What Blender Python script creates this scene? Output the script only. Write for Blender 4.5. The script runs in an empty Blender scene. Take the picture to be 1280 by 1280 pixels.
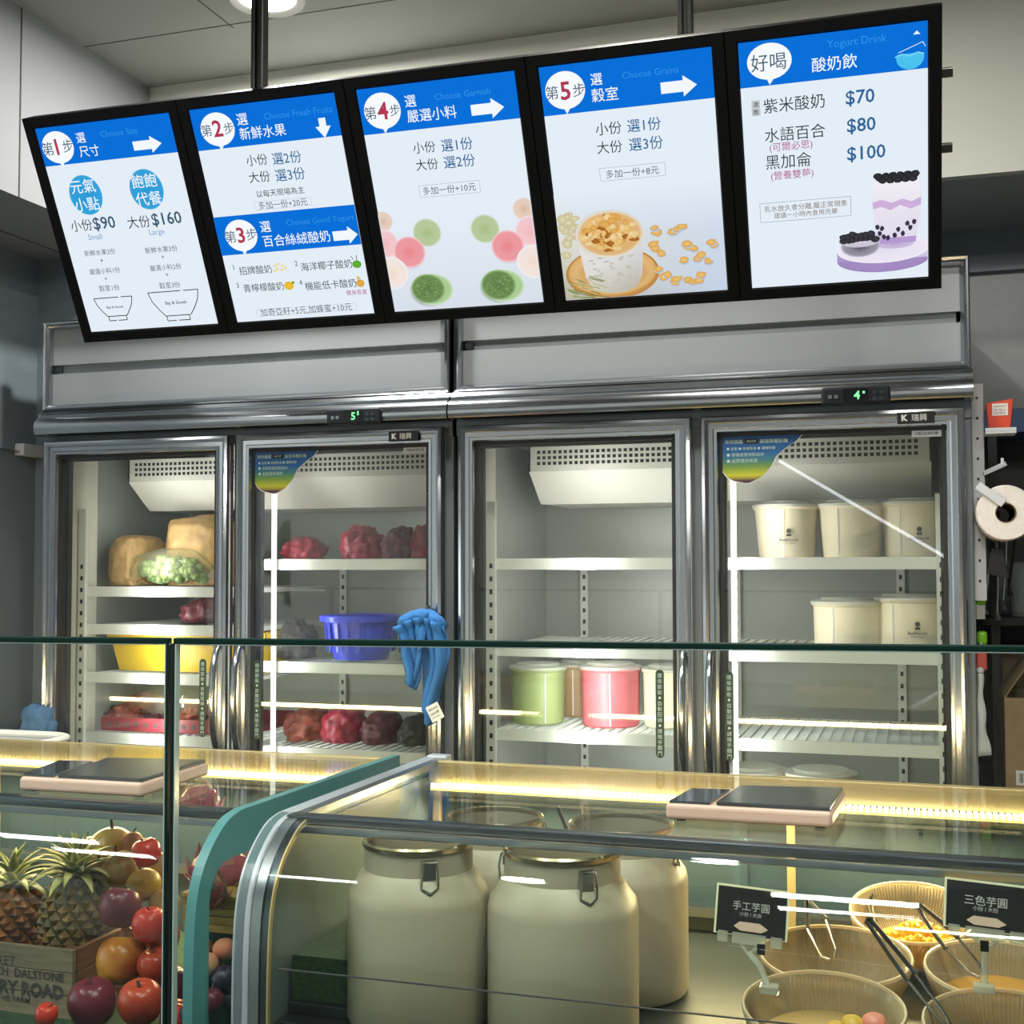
import bpy, bmesh, math, random
from mathutils import Vector, Matrix, noise
R = math.radians
rnd = random.Random(7)
sc = bpy.context.scene
C = sc.collection

# ------------------------------------------------------------------ camera, world, lights, exposure
CAM = Vector((2.2861, -2.9004, 1.5)); YAW, PITCH, ROLL, FPX = 0.310394, 0.042465, -0.002118, 1565.95
_f = Vector((-math.sin(YAW)*math.cos(PITCH), math.cos(YAW)*math.cos(PITCH), math.sin(PITCH)))
_r = Vector((math.cos(YAW), math.sin(YAW), 0)); _u = _r.cross(_f)
_r2 = _r*math.cos(ROLL)+_u*math.sin(ROLL); _u2 = -_r*math.sin(ROLL)+_u*math.cos(ROLL)
cd = bpy.data.cameras.new('camera'); cam = bpy.data.objects.new('camera', cd); C.objects.link(cam)
cd.sensor_width = 36; cd.lens = 36*FPX/1280; cd.clip_start = .05; cd.clip_end = 200
cam.matrix_world = Matrix((( _r2.x, _u2.x, -_f.x, CAM.x), (_r2.y, _u2.y, -_f.y, CAM.y), (_r2.z, _u2.z, -_f.z, CAM.z), (0, 0, 0, 1)))
sc.camera = cam
sc.view_settings.view_transform = 'Standard'; sc.view_settings.look = 'None'
sc.view_settings.exposure = 0.0; sc.view_settings.gamma = 1.0; sc.view_settings.use_curve_mapping = False
sc.cycles.transparent_max_bounces = 32; sc.cycles.max_bounces = 8; sc.cycles.diffuse_bounces = 3
sc.cycles.glossy_bounces = 4; sc.cycles.transmission_bounces = 4; sc.cycles.sample_clamp_indirect = 4.0
sc.cycles.use_denoising = True; sc.cycles.caustics_reflective = False; sc.cycles.caustics_refractive = False
w = bpy.data.worlds.new('daylight'); sc.world = w; w.use_nodes = True
bg = w.node_tree.nodes['Background']; bg.inputs[0].default_value = (.86, .93, 1.0, 1); bg.inputs[1].default_value = 3.2

def area(name, loc, rot, sx, sy, power, col, shape='RECTANGLE'):
    l = bpy.data.lights.new(name, 'AREA'); l.shape = shape; l.size = sx; l.size_y = sy; l.energy = power; l.color = col
    o = bpy.data.objects.new(name, l); C.objects.link(o); o.location = loc; o.rotation_euler = rot
    return o
WARM = (1.0, .72, .36)
TWINS = ((-.35, -1.7, 'nearest the fruit counter'), (-.25, -2.15, 'second from the fruit counter'), (.35, -2.7, 'between the fruit and the milk cans'), (2.1, -1.7, 'over the ribbed bowls'), (2.1, -2.2, 'over the customers before the bowls'), (2.4, -2.8, 'farthest from the counter'))
for _x, _y, _l in TWINS: area('tube_lamp_light', (_x, _y, 2.82), (0, 0, 0), .37, .12, 13, (1, .98, .95))
for _x in (.30, .672, 1.52, 1.882):                                # upright lamps just inside the fridge doors, shining to the back
    area('fridge_lamp_light', (_x, .05, 1.0), (R(90), 0, 0), .02, 1.4, 6.8, (1, .97, .94))
area('display_led_light', (1.94, -.635, 1.062), (R(-28), 0, 0), 1.02, .02, 12.0, WARM)     # under the rear rail of the right case
area('display_led_light', (.30, -.635, 1.062), (R(-28), 0, 0), 1.8, .02, 20.0, WARM)       # and of the left case
for _x, _s in ((1.94, 1.02), (.30, 1.8)): area('rear_led_light', (_x, -.575, 1.075), (R(80), 0, 0), _s, .012, 2.0*_s, WARM)
area('downlight_light', (.80, -.22, 2.865), (0, 0, 0), .13, .13, 26, (1, .98, .94), 'DISK')
for _x, _y in ((1.75, -.62), (1.2, -1.9), (2.8, -2.1)):
    area('downlight_light', (_x, _y, 2.865), (0, 0, 0), .13, .13, 15, (1, .95, .86), 'DISK')

def at(x, y, ax, val):                                            # photo pixel -> point on the plane axis = val
    d = _f*FPX+_r2*(x-640)-_u2*(y-640)
    return CAM+d*((val-CAM[ax])/d[ax])

# ------------------------------------------------------------------ materials
def lin(c):
    c = c/255.0
    return c/12.92 if c <= .04045 else ((c+.055)/1.055)**2.4
def hx(s, a=1.0):
    s = s.lstrip('#'); return (lin(int(s[0:2], 16)), lin(int(s[2:4], 16)), lin(int(s[4:6], 16)), a)
def newmat(name):
    m = bpy.data.materials.new(name); m.use_nodes = True; return m, m.node_tree.nodes, m.node_tree.links
def mat(name, col, rough=.5, metal=0.0, bump=0, scale=40, var=0.0, spec=.5, sub=0.0, coat=0.0, stretch=None, col2=None):
    m, n, l = newmat(name); b = n['Principled BSDF']
    c = hx(col); b.inputs['Base Color'].default_value = c; b.inputs['Roughness'].default_value = rough
    b.inputs['Metallic'].default_value = metal; b.inputs['Specular IOR Level'].default_value = spec
    b.inputs['Coat Weight'].default_value = coat; b.inputs['Subsurface Weight'].default_value = sub
    if sub: b.inputs['Subsurface Radius'].default_value = (.01, .008, .006)
    if var or bump or col2:
        tc = n.new('ShaderNodeTexCoord'); mp = n.new('ShaderNodeMapping'); l.new(tc.outputs['Object'], mp.inputs[0])
        if stretch: mp.inputs['Scale'].default_value = stretch
        nz = n.new('ShaderNodeTexNoise'); nz.inputs['Scale'].default_value = scale; nz.inputs['Detail'].default_value = 4
        l.new(mp.outputs[0], nz.inputs['Vector'])
        if var or col2:
            mx = n.new('ShaderNodeValToRGB'); mx.color_ramp.elements[0].position = .35; mx.color_ramp.elements[1].position = .68
            c2 = hx(col2) if col2 else tuple(min(1, v*(1+var)) for v in c[:3])+(1,)
            c1 = c if col2 else tuple(v*(1-var) for v in c[:3])+(1,)
            mx.color_ramp.elements[0].color = c1; mx.color_ramp.elements[1].color = c2
            l.new(nz.outputs['Fac'], mx.inputs[0]); l.new(mx.outputs[0], b.inputs['Base Color'])
        if bump:
            bp = n.new('ShaderNodeBump'); bp.inputs['Strength'].default_value = bump; bp.inputs['Distance'].default_value = .004
            l.new(nz.outputs['Fac'], bp.inputs['Height']); l.new(bp.outputs[0], b.inputs['Normal'])
    return m
def emis(name, col, s=1.0):
    m, n, l = newmat(name); n.remove(n['Principled BSDF']); e = n.new('ShaderNodeEmission')
    e.inputs[0].default_value = hx(col); e.inputs[1].default_value = s; l.new(e.outputs[0], n['Material Output'].inputs[0]); return m
def glass(name, tint='#f4faf7', ior=1.45, haze=0.0, hazecol='#ffffff', rough=0.0):
    m, n, l = newmat(name); n.remove(n['Principled BSDF'])
    t = n.new('ShaderNodeBsdfTransparent'); t.inputs[0].default_value = hx(tint)
    g = n.new('ShaderNodeBsdfGlossy'); g.inputs['Roughness'].default_value = rough
    fr = n.new('ShaderNodeFresnel'); ge = n.new('ShaderNodeNewGeometry'); mi = n.new('ShaderNodeMix')   # thin pane: same reflectance on both faces
    mi.inputs[2].default_value = ior; mi.inputs[3].default_value = 1/ior; l.new(ge.outputs['Backfacing'], mi.inputs[0]); l.new(mi.outputs[0], fr.inputs[0])
    mx = n.new('ShaderNodeMixShader'); l.new(fr.outputs[0], mx.inputs[0]); l.new(t.outputs[0], mx.inputs[1]); l.new(g.outputs[0], mx.inputs[2])
    out = mx
    if haze:
        d = n.new('ShaderNodeBsdfDiffuse'); d.inputs[0].default_value = hx(hazecol)
        m2 = n.new('ShaderNodeMixShader'); m2.inputs[0].default_value = haze
        l.new(mx.outputs[0], m2.inputs[1]); l.new(d.outputs[0], m2.inputs[2]); out = m2
    l.new(out.outputs[0], n['Material Output'].inputs[0]); return m
def vcmat(name, emit=0.0, rough=.5):
    m, n, l = newmat(name); a = n.new('ShaderNodeVertexColor'); a.layer_name = 'Col'
    if emit:
        n.remove(n['Principled BSDF']); e = n.new('ShaderNodeEmission'); e.inputs[1].default_value = emit
        l.new(a.outputs[0], e.inputs[0]); l.new(e.outputs[0], n['Material Output'].inputs[0])
    else:
        b = n['Principled BSDF']; l.new(a.outputs[0], b.inputs['Base Color']); b.inputs['Roughness'].default_value = rough
    return m
def wood(name, c1, c2, scale=6, stretch=(1, 1, 14)):
    m, n, l = newmat(name); b = n['Principled BSDF']; b.inputs['Roughness'].default_value = .7
    tc = n.new('ShaderNodeTexCoord'); mp = n.new('ShaderNodeMapping'); mp.inputs['Scale'].default_value = stretch
    nz = n.new('ShaderNodeTexNoise'); nz.inputs['Scale'].default_value = scale; nz.inputs['Detail'].default_value = 5; nz.inputs['Distortion'].default_value = .6
    rp = n.new('ShaderNodeValToRGB'); rp.color_ramp.elements[0].position = .3; rp.color_ramp.elements[1].position = .7
    rp.color_ramp.elements[0].color = hx(c1); rp.color_ramp.elements[1].color = hx(c2)
    l.new(tc.outputs['Object'], mp.inputs[0]); l.new(mp.outputs[0], nz.inputs['Vector']); l.new(nz.outputs['Fac'], rp.inputs[0]); l.new(rp.outputs[0], b.inputs['Base Color'])
    return m

M = dict(
 chrome=mat('polished_aluminium', '#b9bdc2', .19, 1), alu=mat('brushed_aluminium', '#a9adb0', .32, 1, .04, 60, 0, stretch=(1, 1, 12)),
 darkalu=mat('dark_grey_aluminium', '#5d666a', .3, 1), panel=mat('grey_lacquered_panel', '#a5abb0', .36, .1),
 groove=mat('groove_grey', '#8b9394', .5, .1), cabgrey=mat('cabinet_grey', '#7b8385', .4, .2),
 liner=mat('light_liner', '#c9c7bb', .45), steel=mat('satin_liner_steel', '#9da09b', .4, .25), evap=mat('cover_white', '#c9c8c0', .5),
 gasket=mat('black_rubber', '#15181a', .55), black=mat('black_plastic', '#0b0b0c', .45), blackgloss=mat('black_gloss', '#0d1013', .18),
 shelfrail=mat('white_shelf_rail', '#d6d6d0', .35), wire=mat('coated_wire', '#c9cac4', .35),
 tube=emis('lamp_tube', '#fff8ea', 2.2), led=emis('led_chip', '#fff3cf', 18.0), ledstrip=emis('led_strip', '#ffd46a', 4.5),
 doorglass=glass('fridge_door_glass', '#f3f6f4', 1.55), guard=glass('guard_glass', '#f9fcfb', 1.30), caseglass=glass('display_glass', '#f8fcfa', 1.33), topglass=glass('top_glass', '#fbfdfc', 1.2),
 guardedge=mat('glass_edge_green', '#06261f', .4, 0, spec=.15), teal=mat('teal_panel', '#4f8886', .35, 0, .02, 20),
 edgelight=mat('glass_edge_pale', '#9fb5b0', .2), silverplas=mat('pale_grey_trim', '#b4bcc0', .35, .3),
 frameblk=mat('menu_frame_black', '#050505', .5, spec=.15), pole=mat('black_metal_pole', '#0a0a0b', .35), sttube=mat('steel_tube', '#8a8782', .25, 1),
 cream=mat('cream_enamel', '#b0a48b', .42, 0, .02, 12, sub=0), steelbr=mat('stainless', '#b9b6ae', .2, 1), tub=mat('cream_tub', '#d9cfb4', .45), lid=mat('clear_lid', '#dcdcd6', .25, 0, spec=.7),
 ceil=mat('ceiling_paint', '#8d8f8c', .8, 0, .05, 90), fascia=mat('fascia_cream', '#e4e5da', .7, 0, .04, 120), wall=mat('wall_grey', '#a2a6a4', .3, 0, .03, 30, .04), walld=mat('wall_bluegrey', '#7a858d', .35),
 floor=mat('floor_tile_grey', '#3b3b39', .4, 0, .1, 8, .1), seam=mat('seam_dark', '#3c3e3e', .8), lampglass=emis('downlight_diffuser', '#fff9ee', 6.0), whitepl=mat('white_plastic', '#c9cdcf', .4),
 white=mat('white_paint', '#e6e6e2', .5), vcol=vcmat('painted_colours'), print=vcmat('backlit_print', 1.0),
)

# ------------------------------------------------------------------ mesh helpers
class G:
    def __init__(s): s.v = []; s.f = []; s.c = None
    def add(s, vs, fs):
        k = len(s.v); s.v += [tuple(p) for p in vs]; s.f += [tuple(i+k for i in f) for f in fs]; return s
    def box(s, x0, x1, y0, y1, z0, z1):
        return s.add([(x0, y0, z0), (x1, y0, z0), (x1, y1, z0), (x0, y1, z0), (x0, y0, z1), (x1, y0, z1), (x1, y1, z1), (x0, y1, z1)],
                     [(0, 3, 2, 1), (4, 5, 6, 7), (0, 1, 5, 4), (1, 2, 6, 5), (2, 3, 7, 6), (3, 0, 4, 7)])
    def prism(s, poly, vec):                                       # poly: 3-D points, extruded by vec
        n = len(poly); v = Vector(vec); ps = [Vector(p) for p in poly]
        nrm = Vector((0, 0, 0))
        for i in range(n): nrm += ps[i].cross(ps[(i+1) % n])
        if nrm.dot(v) > 0: ps.reverse()
        return s.add(ps+[p+v for p in ps], [tuple(range(n)), tuple(range(2*n-1, n-1, -1))]+[(i, i+n, (i+1) % n+n, (i+1) % n) for i in range(n)])
    def tube(s, pts, r, n=8, closed=False, caps=True):
        P = [Vector(p) for p in pts]; m = len(P); rr = r if isinstance(r, (list, tuple)) else [r]*m
        k = len(s.v); up = None
        for i in range(m):
            a = P[(i-1) % m] if (closed or i > 0) else P[i]; b = P[(i+1) % m] if (closed or i < m-1) else P[i]
            t = (b-a).normalized()
            if up is None: up = Vector((0, 0, 1)) if abs(t.z) < .9 else Vector((1, 0, 0))
            x = t.cross(up).normalized(); y = x.cross(t).normalized(); up = y
            for j in range(n):
                q = 2*math.pi*j/n; s.v.append(tuple(P[i]+(x*math.cos(q)+y*math.sin(q))*rr[i]))
        for i in range(m if closed else m-1):
            for j in range(n):
                a = k+i*n+j; b = k+i*n+(j+1) % n; i2 = (i+1) % m; s.f.append((a, k+i2*n+j, k+i2*n+(j+1) % n, b))
        if caps and not closed: s.f.append(tuple(k+j for j in range(n))); s.f.append(tuple(k+(m-1)*n+j for j in range(n-1, -1, -1)))
        return s
    def lathe(s, prof, n=32, c=(0, 0, 0), rib=0.0, nr=0, tilt=None, cap=True):
        k = len(s.v); m = len(prof); T = tilt or Matrix.Identity(3); c = Vector(c)
        for r_, z in prof:
            for j in range(n):
                q = 2*math.pi*j/n; rr = r_*(1+(rib*math.cos(q*nr) if rib else 0))
                s.v.append(tuple(c+T @ Vector((rr*math.cos(q), rr*math.sin(q), z))))
        for i in range(m-1):
            for j in range(n): s.f.append((k+i*n+j, k+i*n+(j+1) % n, k+(i+1)*n+(j+1) % n, k+(i+1)*n+j))
        if cap:
            if prof[0][0] > 1e-4: s.f.append(tuple(k+j for j in range(n-1, -1, -1)))
            if prof[-1][0] > 1e-4: s.f.append(tuple(k+(m-1)*n+j for j in range(n)))
        return s
    def frame(s, x0, x1, z0, z1, prof, y=0):                       # mitred rectangular frame; prof = (inset, dy)
        k = len(s.v); m = len(prof)
        for ins, dy in prof:
            for X, Z in ((x0+ins, z0+ins), (x1-ins, z0+ins), (x1-ins, z1-ins), (x0+ins, z1-ins)): s.v.append((X, y+dy, Z))
        for i in range(m-1):
            for j in range(4): a = k+i*4+j; b = k+i*4+(j+1) % 4; s.f.append((a, b, b+4, a+4))
        return s
    def xf(s, mtx):
        s.v = [tuple(mtx @ Vector(p)) for p in s.v]; return s
def lump(rx, ry, rz, seed=0, amp=.15, fr=2.5, sub=4, flat=.0, c=(0, 0, 0)):
    bm = bmesh.new(); bmesh.ops.create_icosphere(bm, subdivisions=sub, radius=1); g = G(); o = Vector((seed*7.3, seed*3.1, seed))
    for v in bm.verts:
        p = v.co.copy(); d = 1+amp*(noise.noise(p*fr+o)+.5*noise.noise(p*fr*2.6+o))
        p = p*d; p.z = max(p.z, -1+flat*2)
        g.v.append((c[0]+p.x*rx, c[1]+p.y*ry, c[2]+p.z*rz))
    g.f = [tuple(v.index for v in f.verts) for f in bm.faces]; bm.free(); return g
OFF = {}
def finish(o, bevel=0, smooth=False, seg=2):
    if bevel:
        b = o.modifiers.new('bevel', 'BEVEL'); b.width = bevel; b.segments = seg; b.limit_method = 'ANGLE'; b.angle_limit = R(40)
    if smooth:
        me = o.data
        me.polygons.foreach_set('use_smooth', [True]*len(me.polygons))
        me.update()
        if smooth != 2: me.set_sharp_from_angle(angle=R(40))
def obj(name, g, m, parent=None, smooth=False, bevel=0, cols=None, label=None, kind=None, recalc=False, seg=2):
    off = OFF.get(parent.name, Vector((0, 0, 0))) if parent else Vector((0, 0, 0))
    me = bpy.data.meshes.new(name); me.from_pydata([tuple(Vector(p)-off) for p in g.v] if off.length else g.v, [], g.f)
    if cols:
        a = me.color_attributes.new('Col', 'FLOAT_COLOR', 'POINT')
        for i, c in enumerate(cols): a.data[i].color = c
    if recalc:
        bm = bmesh.new(); bm.from_mesh(me); bmesh.ops.recalc_face_normals(bm, faces=bm.faces); bm.to_mesh(me); bm.free()
    me.materials.append(m); o = bpy.data.objects.new(name, me); C.objects.link(o)
    if parent: o.parent = parent; OFF[o.name] = off
    finish(o, bevel, smooth, seg)
    if label: o['label'] = label
    if kind: o['kind'] = kind
    return o
def tag(o, label, cat, group=None):
    o['label'] = label; o['category'] = cat
    if group: o['group'] = group
    return o
def thing(name, label, cat, loc=(0, 0, 0), group=None, world=True):  # parts of a world=True thing are given in world coordinates
    o = bpy.data.objects.new(name, None); C.objects.link(o); o.location = loc; o.empty_display_size = .05
    tag(o, label, cat, group)
    if world: OFF[o.name] = Vector(loc)
    return o
def struct(name, g, m, parent=None, **k):
    o = obj(name, g, m, parent, **k)
    if not parent: o['kind'] = 'structure'
    return o
def single(name, g, m, label, cat, loc, group=None, **k):          # a thing that is one mesh, authored round its own base
    o = obj(name, g, m, None, **k); o.location = loc; return tag(o, label, cat, group)
def dup(root, loc, label, rot=None, group=None):
    r = root.copy(); C.objects.link(r); r.location = loc
    if rot is not None: r.rotation_euler = rot
    r['label'] = label
    if group: r['group'] = group
    def kids(a, b):
        for ch in list(a.children):
            if ch.get('_dup'): continue
            c = ch.copy(); C.objects.link(c); c.parent = b; kids(ch, c)
    kids(root, r); return r
_tc = bpy.data.curves.new('lettering', 'FONT'); _tc.resolution_u = 2; _to = bpy.data.objects.new('lettering', _tc); C.objects.link(_to)
def text2d(s, w=None, h=None, bold=0.0):                           # flat lettering: x from 0, y centred
    _tc.body = s; _tc.offset = bold
    dg = bpy.context.evaluated_depsgraph_get(); me = bpy.data.meshes.new_from_object(_to.evaluated_get(dg))
    vs = [(v.co.x, v.co.y) for v in me.vertices]; fs = [tuple(p.vertices) for p in me.polygons]; bpy.data.meshes.remove(me)
    if not vs: return [], []
    x0 = min(v[0] for v in vs); x1 = max(v[0] for v in vs); y0 = min(v[1] for v in vs); y1 = max(v[1] for v in vs)
    k = w/(x1-x0) if w else h/(y1-y0)
    if w and h and (y1-y0)*k > h: k = h/(y1-y0)
    return [((x-x0)*k, (y-(y0+y1)/2)*k) for x, y in vs], fs
def put_text(g, s, x, z, w=None, h=None, y=0.0, bold=0.0, vert=False):
    if vert:
        for i, ch in enumerate(s):
            if ch == ' ': continue
            vs, fs = text2d(ch, h=h*.8, bold=bold) if ch not in '一・' else text2d(ch, w=h*.5, bold=bold)
            mx = max(v[0] for v in vs)/2; g.add([(x+a-mx, y, z-i*h+b) for a, b in vs], fs)
        return
    vs, fs = text2d(s, w, h, bold); g.add([(x+a, y, z+b) for a, b in vs], fs)

# ------------------------------------------------------------------ the room
XL, YB, YF, ZS, ZC = -.181, .732, .185, 2.41, 2.885
M['soffit'] = mat('soffit_paint', '#85878a', .8, 0, .04, 120)
struct('floor', G().box(-8, 6, -9, 1.2, -.05, 0), M['floor'])
struct('wall_front', G().box(-2.4, 6, -6.15, -6.0, 0, ZC), M['fascia'])
struct('wall_right', G().box(5.0, 5.15, -6.0, YB, 0, ZC), M['wall'])
struct('ceiling', G().box(-2.4, 6, -6.0, YF+.02, ZC, ZC+.1), M['ceil'])
struct('wall_back', G().box(-.4, 6, YB, YB+.15, 0, 3), M['wall'])
struct('wall_left', G().box(XL-.12, XL, -1.15, YB, 0, ZC), M['walld'])
struct('wall_recess', G().box(XL, -.014, YF, YB, 0, ZS), M['walld'])
fa = struct('trim_1', G().box(.197, 6, YF, YF+.03, ZS, ZC), M['fascia'])
struct('trim_2', G().box(.19, 6, YF+.03, YB, ZS, ZS+.03), M['wall'])
so = struct('trim_3', G().box(XL, .197, -1.15, YB, ZS, ZC), M['soffit'])
struct('seam', G().box(-.062, -.058, -1.14, YF, ZS-.0015, ZS+.001), M['seam'], so)
struct('seam', G().box(.1955, .1985, -.366, -.362, ZS, ZC), M['seam'], so)
struct('trim_4', G().box(2.2, 6, YB-.03, YB, 2.295, ZS), M['walld'])
se = G()
for x in (.635, ): se.box(x, x+.003, -4.1, -.10, ZC-.001, ZC+.001)
for y in (-.12, -1.35, -2.6): se.box(-.1, 1.15, y, y+.003, ZC-.001, ZC+.001)
struct('ceiling_seam', se, M['seam'], bpy.data.objects['ceiling'])

def downlight(x, y, label):
    t = thing('downlight', label, 'light', (x, y, ZC), 'round ceiling downlights')
    obj('trim_ring', G().lathe([(.094, ZC), (.09, ZC-.008), (.076, ZC-.006), (.07, ZC-.001)], 40, (x, y, 0), cap=False), M['white'], t, smooth=True)
    obj('diffuser', G().lathe([(.071, ZC-.001), (.05, ZC-.003), (.0001, ZC-.004)], 40, (x, y, 0), cap=False), M['lampglass'], t)
downlight(.80, -.22, 'round recessed downlight in the ceiling above the second menu board')
for x, y, lb in ((1.75, -.62, 'round recessed downlight above the fourth menu board, above the picture'), (1.2, -1.9, 'round recessed downlight over the customers at the left'), (2.8, -2.1, 'round recessed downlight over the customers at the right')): downlight(x, y, lb)
# twin tube lamps over the customers' side, seen as white dashes mirrored in the curved glass
for xc, y, lb in TWINS:
    t = thing('twin_tube_lamp', 'white twin tube ceiling lamp '+lb, 'light', (xc, y, ZC), 'twin tube lamps')
    obj('housing', G().box(xc-.20, xc+.20, y-.08, y+.08, ZC-.03, ZC), M['white'], t)
    for dy in (-.045, .045): obj('tube', G().tube([(xc-.185, y+dy, ZC-.045), (xc+.185, y+dy, ZC-.045)], .014, 10), M['lampglass'], t)

# ------------------------------------------------------------------ glass door fridges
def shelf(t, x0, x1, z, y1=.56, rail=.028):
    s = obj('shelf', G().box(x0, x1, .088, .098, z-rail, z).box(x0, x1, y1-.006, y1, z-.02, z-.004).box(x0, x0+.006, .098, y1, z-.016, z-.006).box(x1-.006, x1, .098, y1, z-.016, z-.006), M['shelfrail'], t)
    g = G(); n = int((y1-.11)/.03)
    for i in range(1, n): g.box(x0, x1, .1+i*.03, .1035+i*.03, z-.009, z-.0055)
    m = int((x1-x0)/.026)
    for i in range(1, m): g.box(x0+i*.026, x0+i*.026+.003, .098, y1, z-.0055, z-.0025)
    obj('wire_grid', g, M['wire'], s, kind='stuff')
DOORPROF = [(0, 0), (0, -.022), (.003, -.030), (.010, -.033), (.016, -.030), (.018, -.024), (.028, -.024), (.031, -.027), (.037, -.026), (.041, -.018), (.042, -.006)]
def door(t, x0, x1, hinge_left, extras):
    z0, z1 = .14, 1.842
    d = obj('door', G().frame(x0, x1, z0, z1, DOORPROF), M['chrome'], t, smooth=True)
    obj('gasket', G().frame(x0+.041, x1-.041, z0+.041, z1-.041, [(0, -.008), (0, -.014), (.007, -.014), (.007, .012), (.012, .012), (.012, .03)]), M['gasket'], d)
    obj('glass_pane', G().box(x0+.042, x1-.042, -.010, -.004, z0+.042, z1-.042), M['doorglass'], d)
    hx_ = x1-.020 if hinge_left else x0+.020
    pts = [(hx_, -.026, 1.30), (hx_, -.045, 1.285), (hx_, -.062, 1.24), (hx_, -.068, 1.16), (hx_, -.062, 1.08), (hx_, -.045, 1.035), (hx_, -.026, 1.02)]
    obj('handle', G().tube(pts, .0085, 10), M['chrome'], d, smooth=True, label='bowed polished door handle')
    sx = x1-.080 if hinge_left else x0+.058
    # upright green notice
    poly = [(sx+.010*math.cos(q)+.0, -.0125, 1.155+(.092 if math.sin(q) > 0 else -.092)+.010*math.sin(q)) for q in [2*math.pi*(i+.5)/20 for i in range(20)]]
    obj('notice_strip', G().prism(poly, (0, .0012, 0)), M['noticegreen'], d, label='upright dark green notice strip')
    g = G(); put_text(g, '環保節能・自動回歸・請隨手關門', sx, 1.243, h=.0128, y=-.0135, vert=True); obj('notice_lettering', g, M['noticetext'], d)
    if extras:
        # corner sticker, blue to green to yellow
        X, Z = x0+.046, z1-.046; W_, H_ = .185, .115
        top = [(0, 0), (W_, 0), (W_*.93, -.13*H_), (W_*.80, -.26*H_), (W_*.68, -.42*H_), (W_*.62, -.62*H_), (W_*.50, -.84*H_), (W_*.33, -.97*H_), (W_*.18, -.95*H_), (W_*.06, -.84*H_), (0, -.70*H_)]
        for nm, sc_, y, cols in (('sticker_border', 1.0, -.0115, None), ('sticker', .97, -.0122, 1)):
            g = G(); cc = []
            cx, cz = X+W_*.35, Z-H_*.45
            rows = 18; 
            def span(zz):
                xs = []
                for i in range(len(top)):
                    (ax, az), (bx, bz) = top[i], top[(i+1) % len(top)]
                    if (az-zz)*(bz-zz) <= 0 and abs(az-bz) > 1e-9: xs.append(ax+(bx-ax)*(zz-az)/(bz-az))
                return min(xs), max(xs)
            zs = [-.0005-(H_*.968-.001)*i/rows for i in range(rows+1)]
            for i in range(rows):
                a0, a1 = span(zs[i]); b0, b1 = span(zs[i+1]); k = len(g.v)
                for xx, zz in ((a0, zs[i]), (a1, zs[i]), (b1, zs[i+1]), (b0, zs[i+1])):
                    g.v.append((cx+(X+xx-cx)*sc_, y, cz+(Z+zz-cz)*sc_)); f = -zz/H_
                    ramp = [(0, (18, 74, 130)), (.35, (24, 92, 150)), (.5, (60, 120, 120)), (.65, (120, 150, 60)), (.8, (190, 190, 40)), (.86, (150, 140, 50)), (.92, (60, 30, 60)), (1, (30, 15, 35))]
                    for (p0, c0), (p1, c1) in zip(ramp, ramp[1:]):
                        if p0 <= f <= p1:
                            q = (f-p0)/(p1-p0); cc.append(tuple(lin(c0[j]+(c1[j]-c0[j])*q) for j in range(3))+(1,)); break
                    else: cc.append((.02, .01, .02, 1))
                g.f.append((k, k+3, k+2, k+1))
            obj(nm, g, M['vcol'] if cols else M['white'], d, cols=cc if cols else None, label='corner sticker fading from blue to yellow' if cols else None)
        g = G(); put_text(g, '採用德國', X+.008, Z-.014, w=.040, y=-.0132, bold=.005); put_text(g, '高效率壓縮機', X+.088, Z-.014, w=.062, y=-.0132, bold=.005)
        put_text(g, '● 省電 ● 快速降溫 ● 運轉安靜', X+.012, Z-.030, w=.11, y=-.0132); put_text(g, '● 低噪音高效能設計', X+.012, Z-.044, w=.085, y=-.0132)
        put_text(g, '● 品質優良保證', X+.012, Z-.058, w=.07, y=-.0132)
        obj('sticker_lettering', g, M['noticetext'], d)
        g = G().box(X+.053, X+.084, -.0128, -.0124, Z-.019, Z-.008); obj('sticker_patch', g, M['black'], d)
        g = G(); put_text(g, 'SECOP', X+.058, Z-.0135, w=.021, y=-.0135); obj('patch_lettering', g, M['noticetext'], d)
        # name badge on the top bar and white label in the glass corner
        obj('badge', G().box(x1-.140, x1-.062, -.0365, -.030, z1-.034, z1-.009), M['black'], d, bevel=.001)
        g = G(); put_text(g, 'K', x1-.131, z1-.0215, h=.014, y=-.0372, bold=.05); put_text(g, '瑞興', x1-.110, z1-.0215, w=.032, y=-.0372); obj('badge_lettering', g, M['white'], d)
        obj('corner_label', G().box(x1-.110, x1-.048, -.0115, -.0105, z1-.062, z1-.047), M['whitepl'], d)
        g = G(); put_text(g, '冷藏LED展示櫃', x1-.105, z1-.0545, w=.05, y=-.0122); obj('label_lettering', g, M['black'], d)
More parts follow.
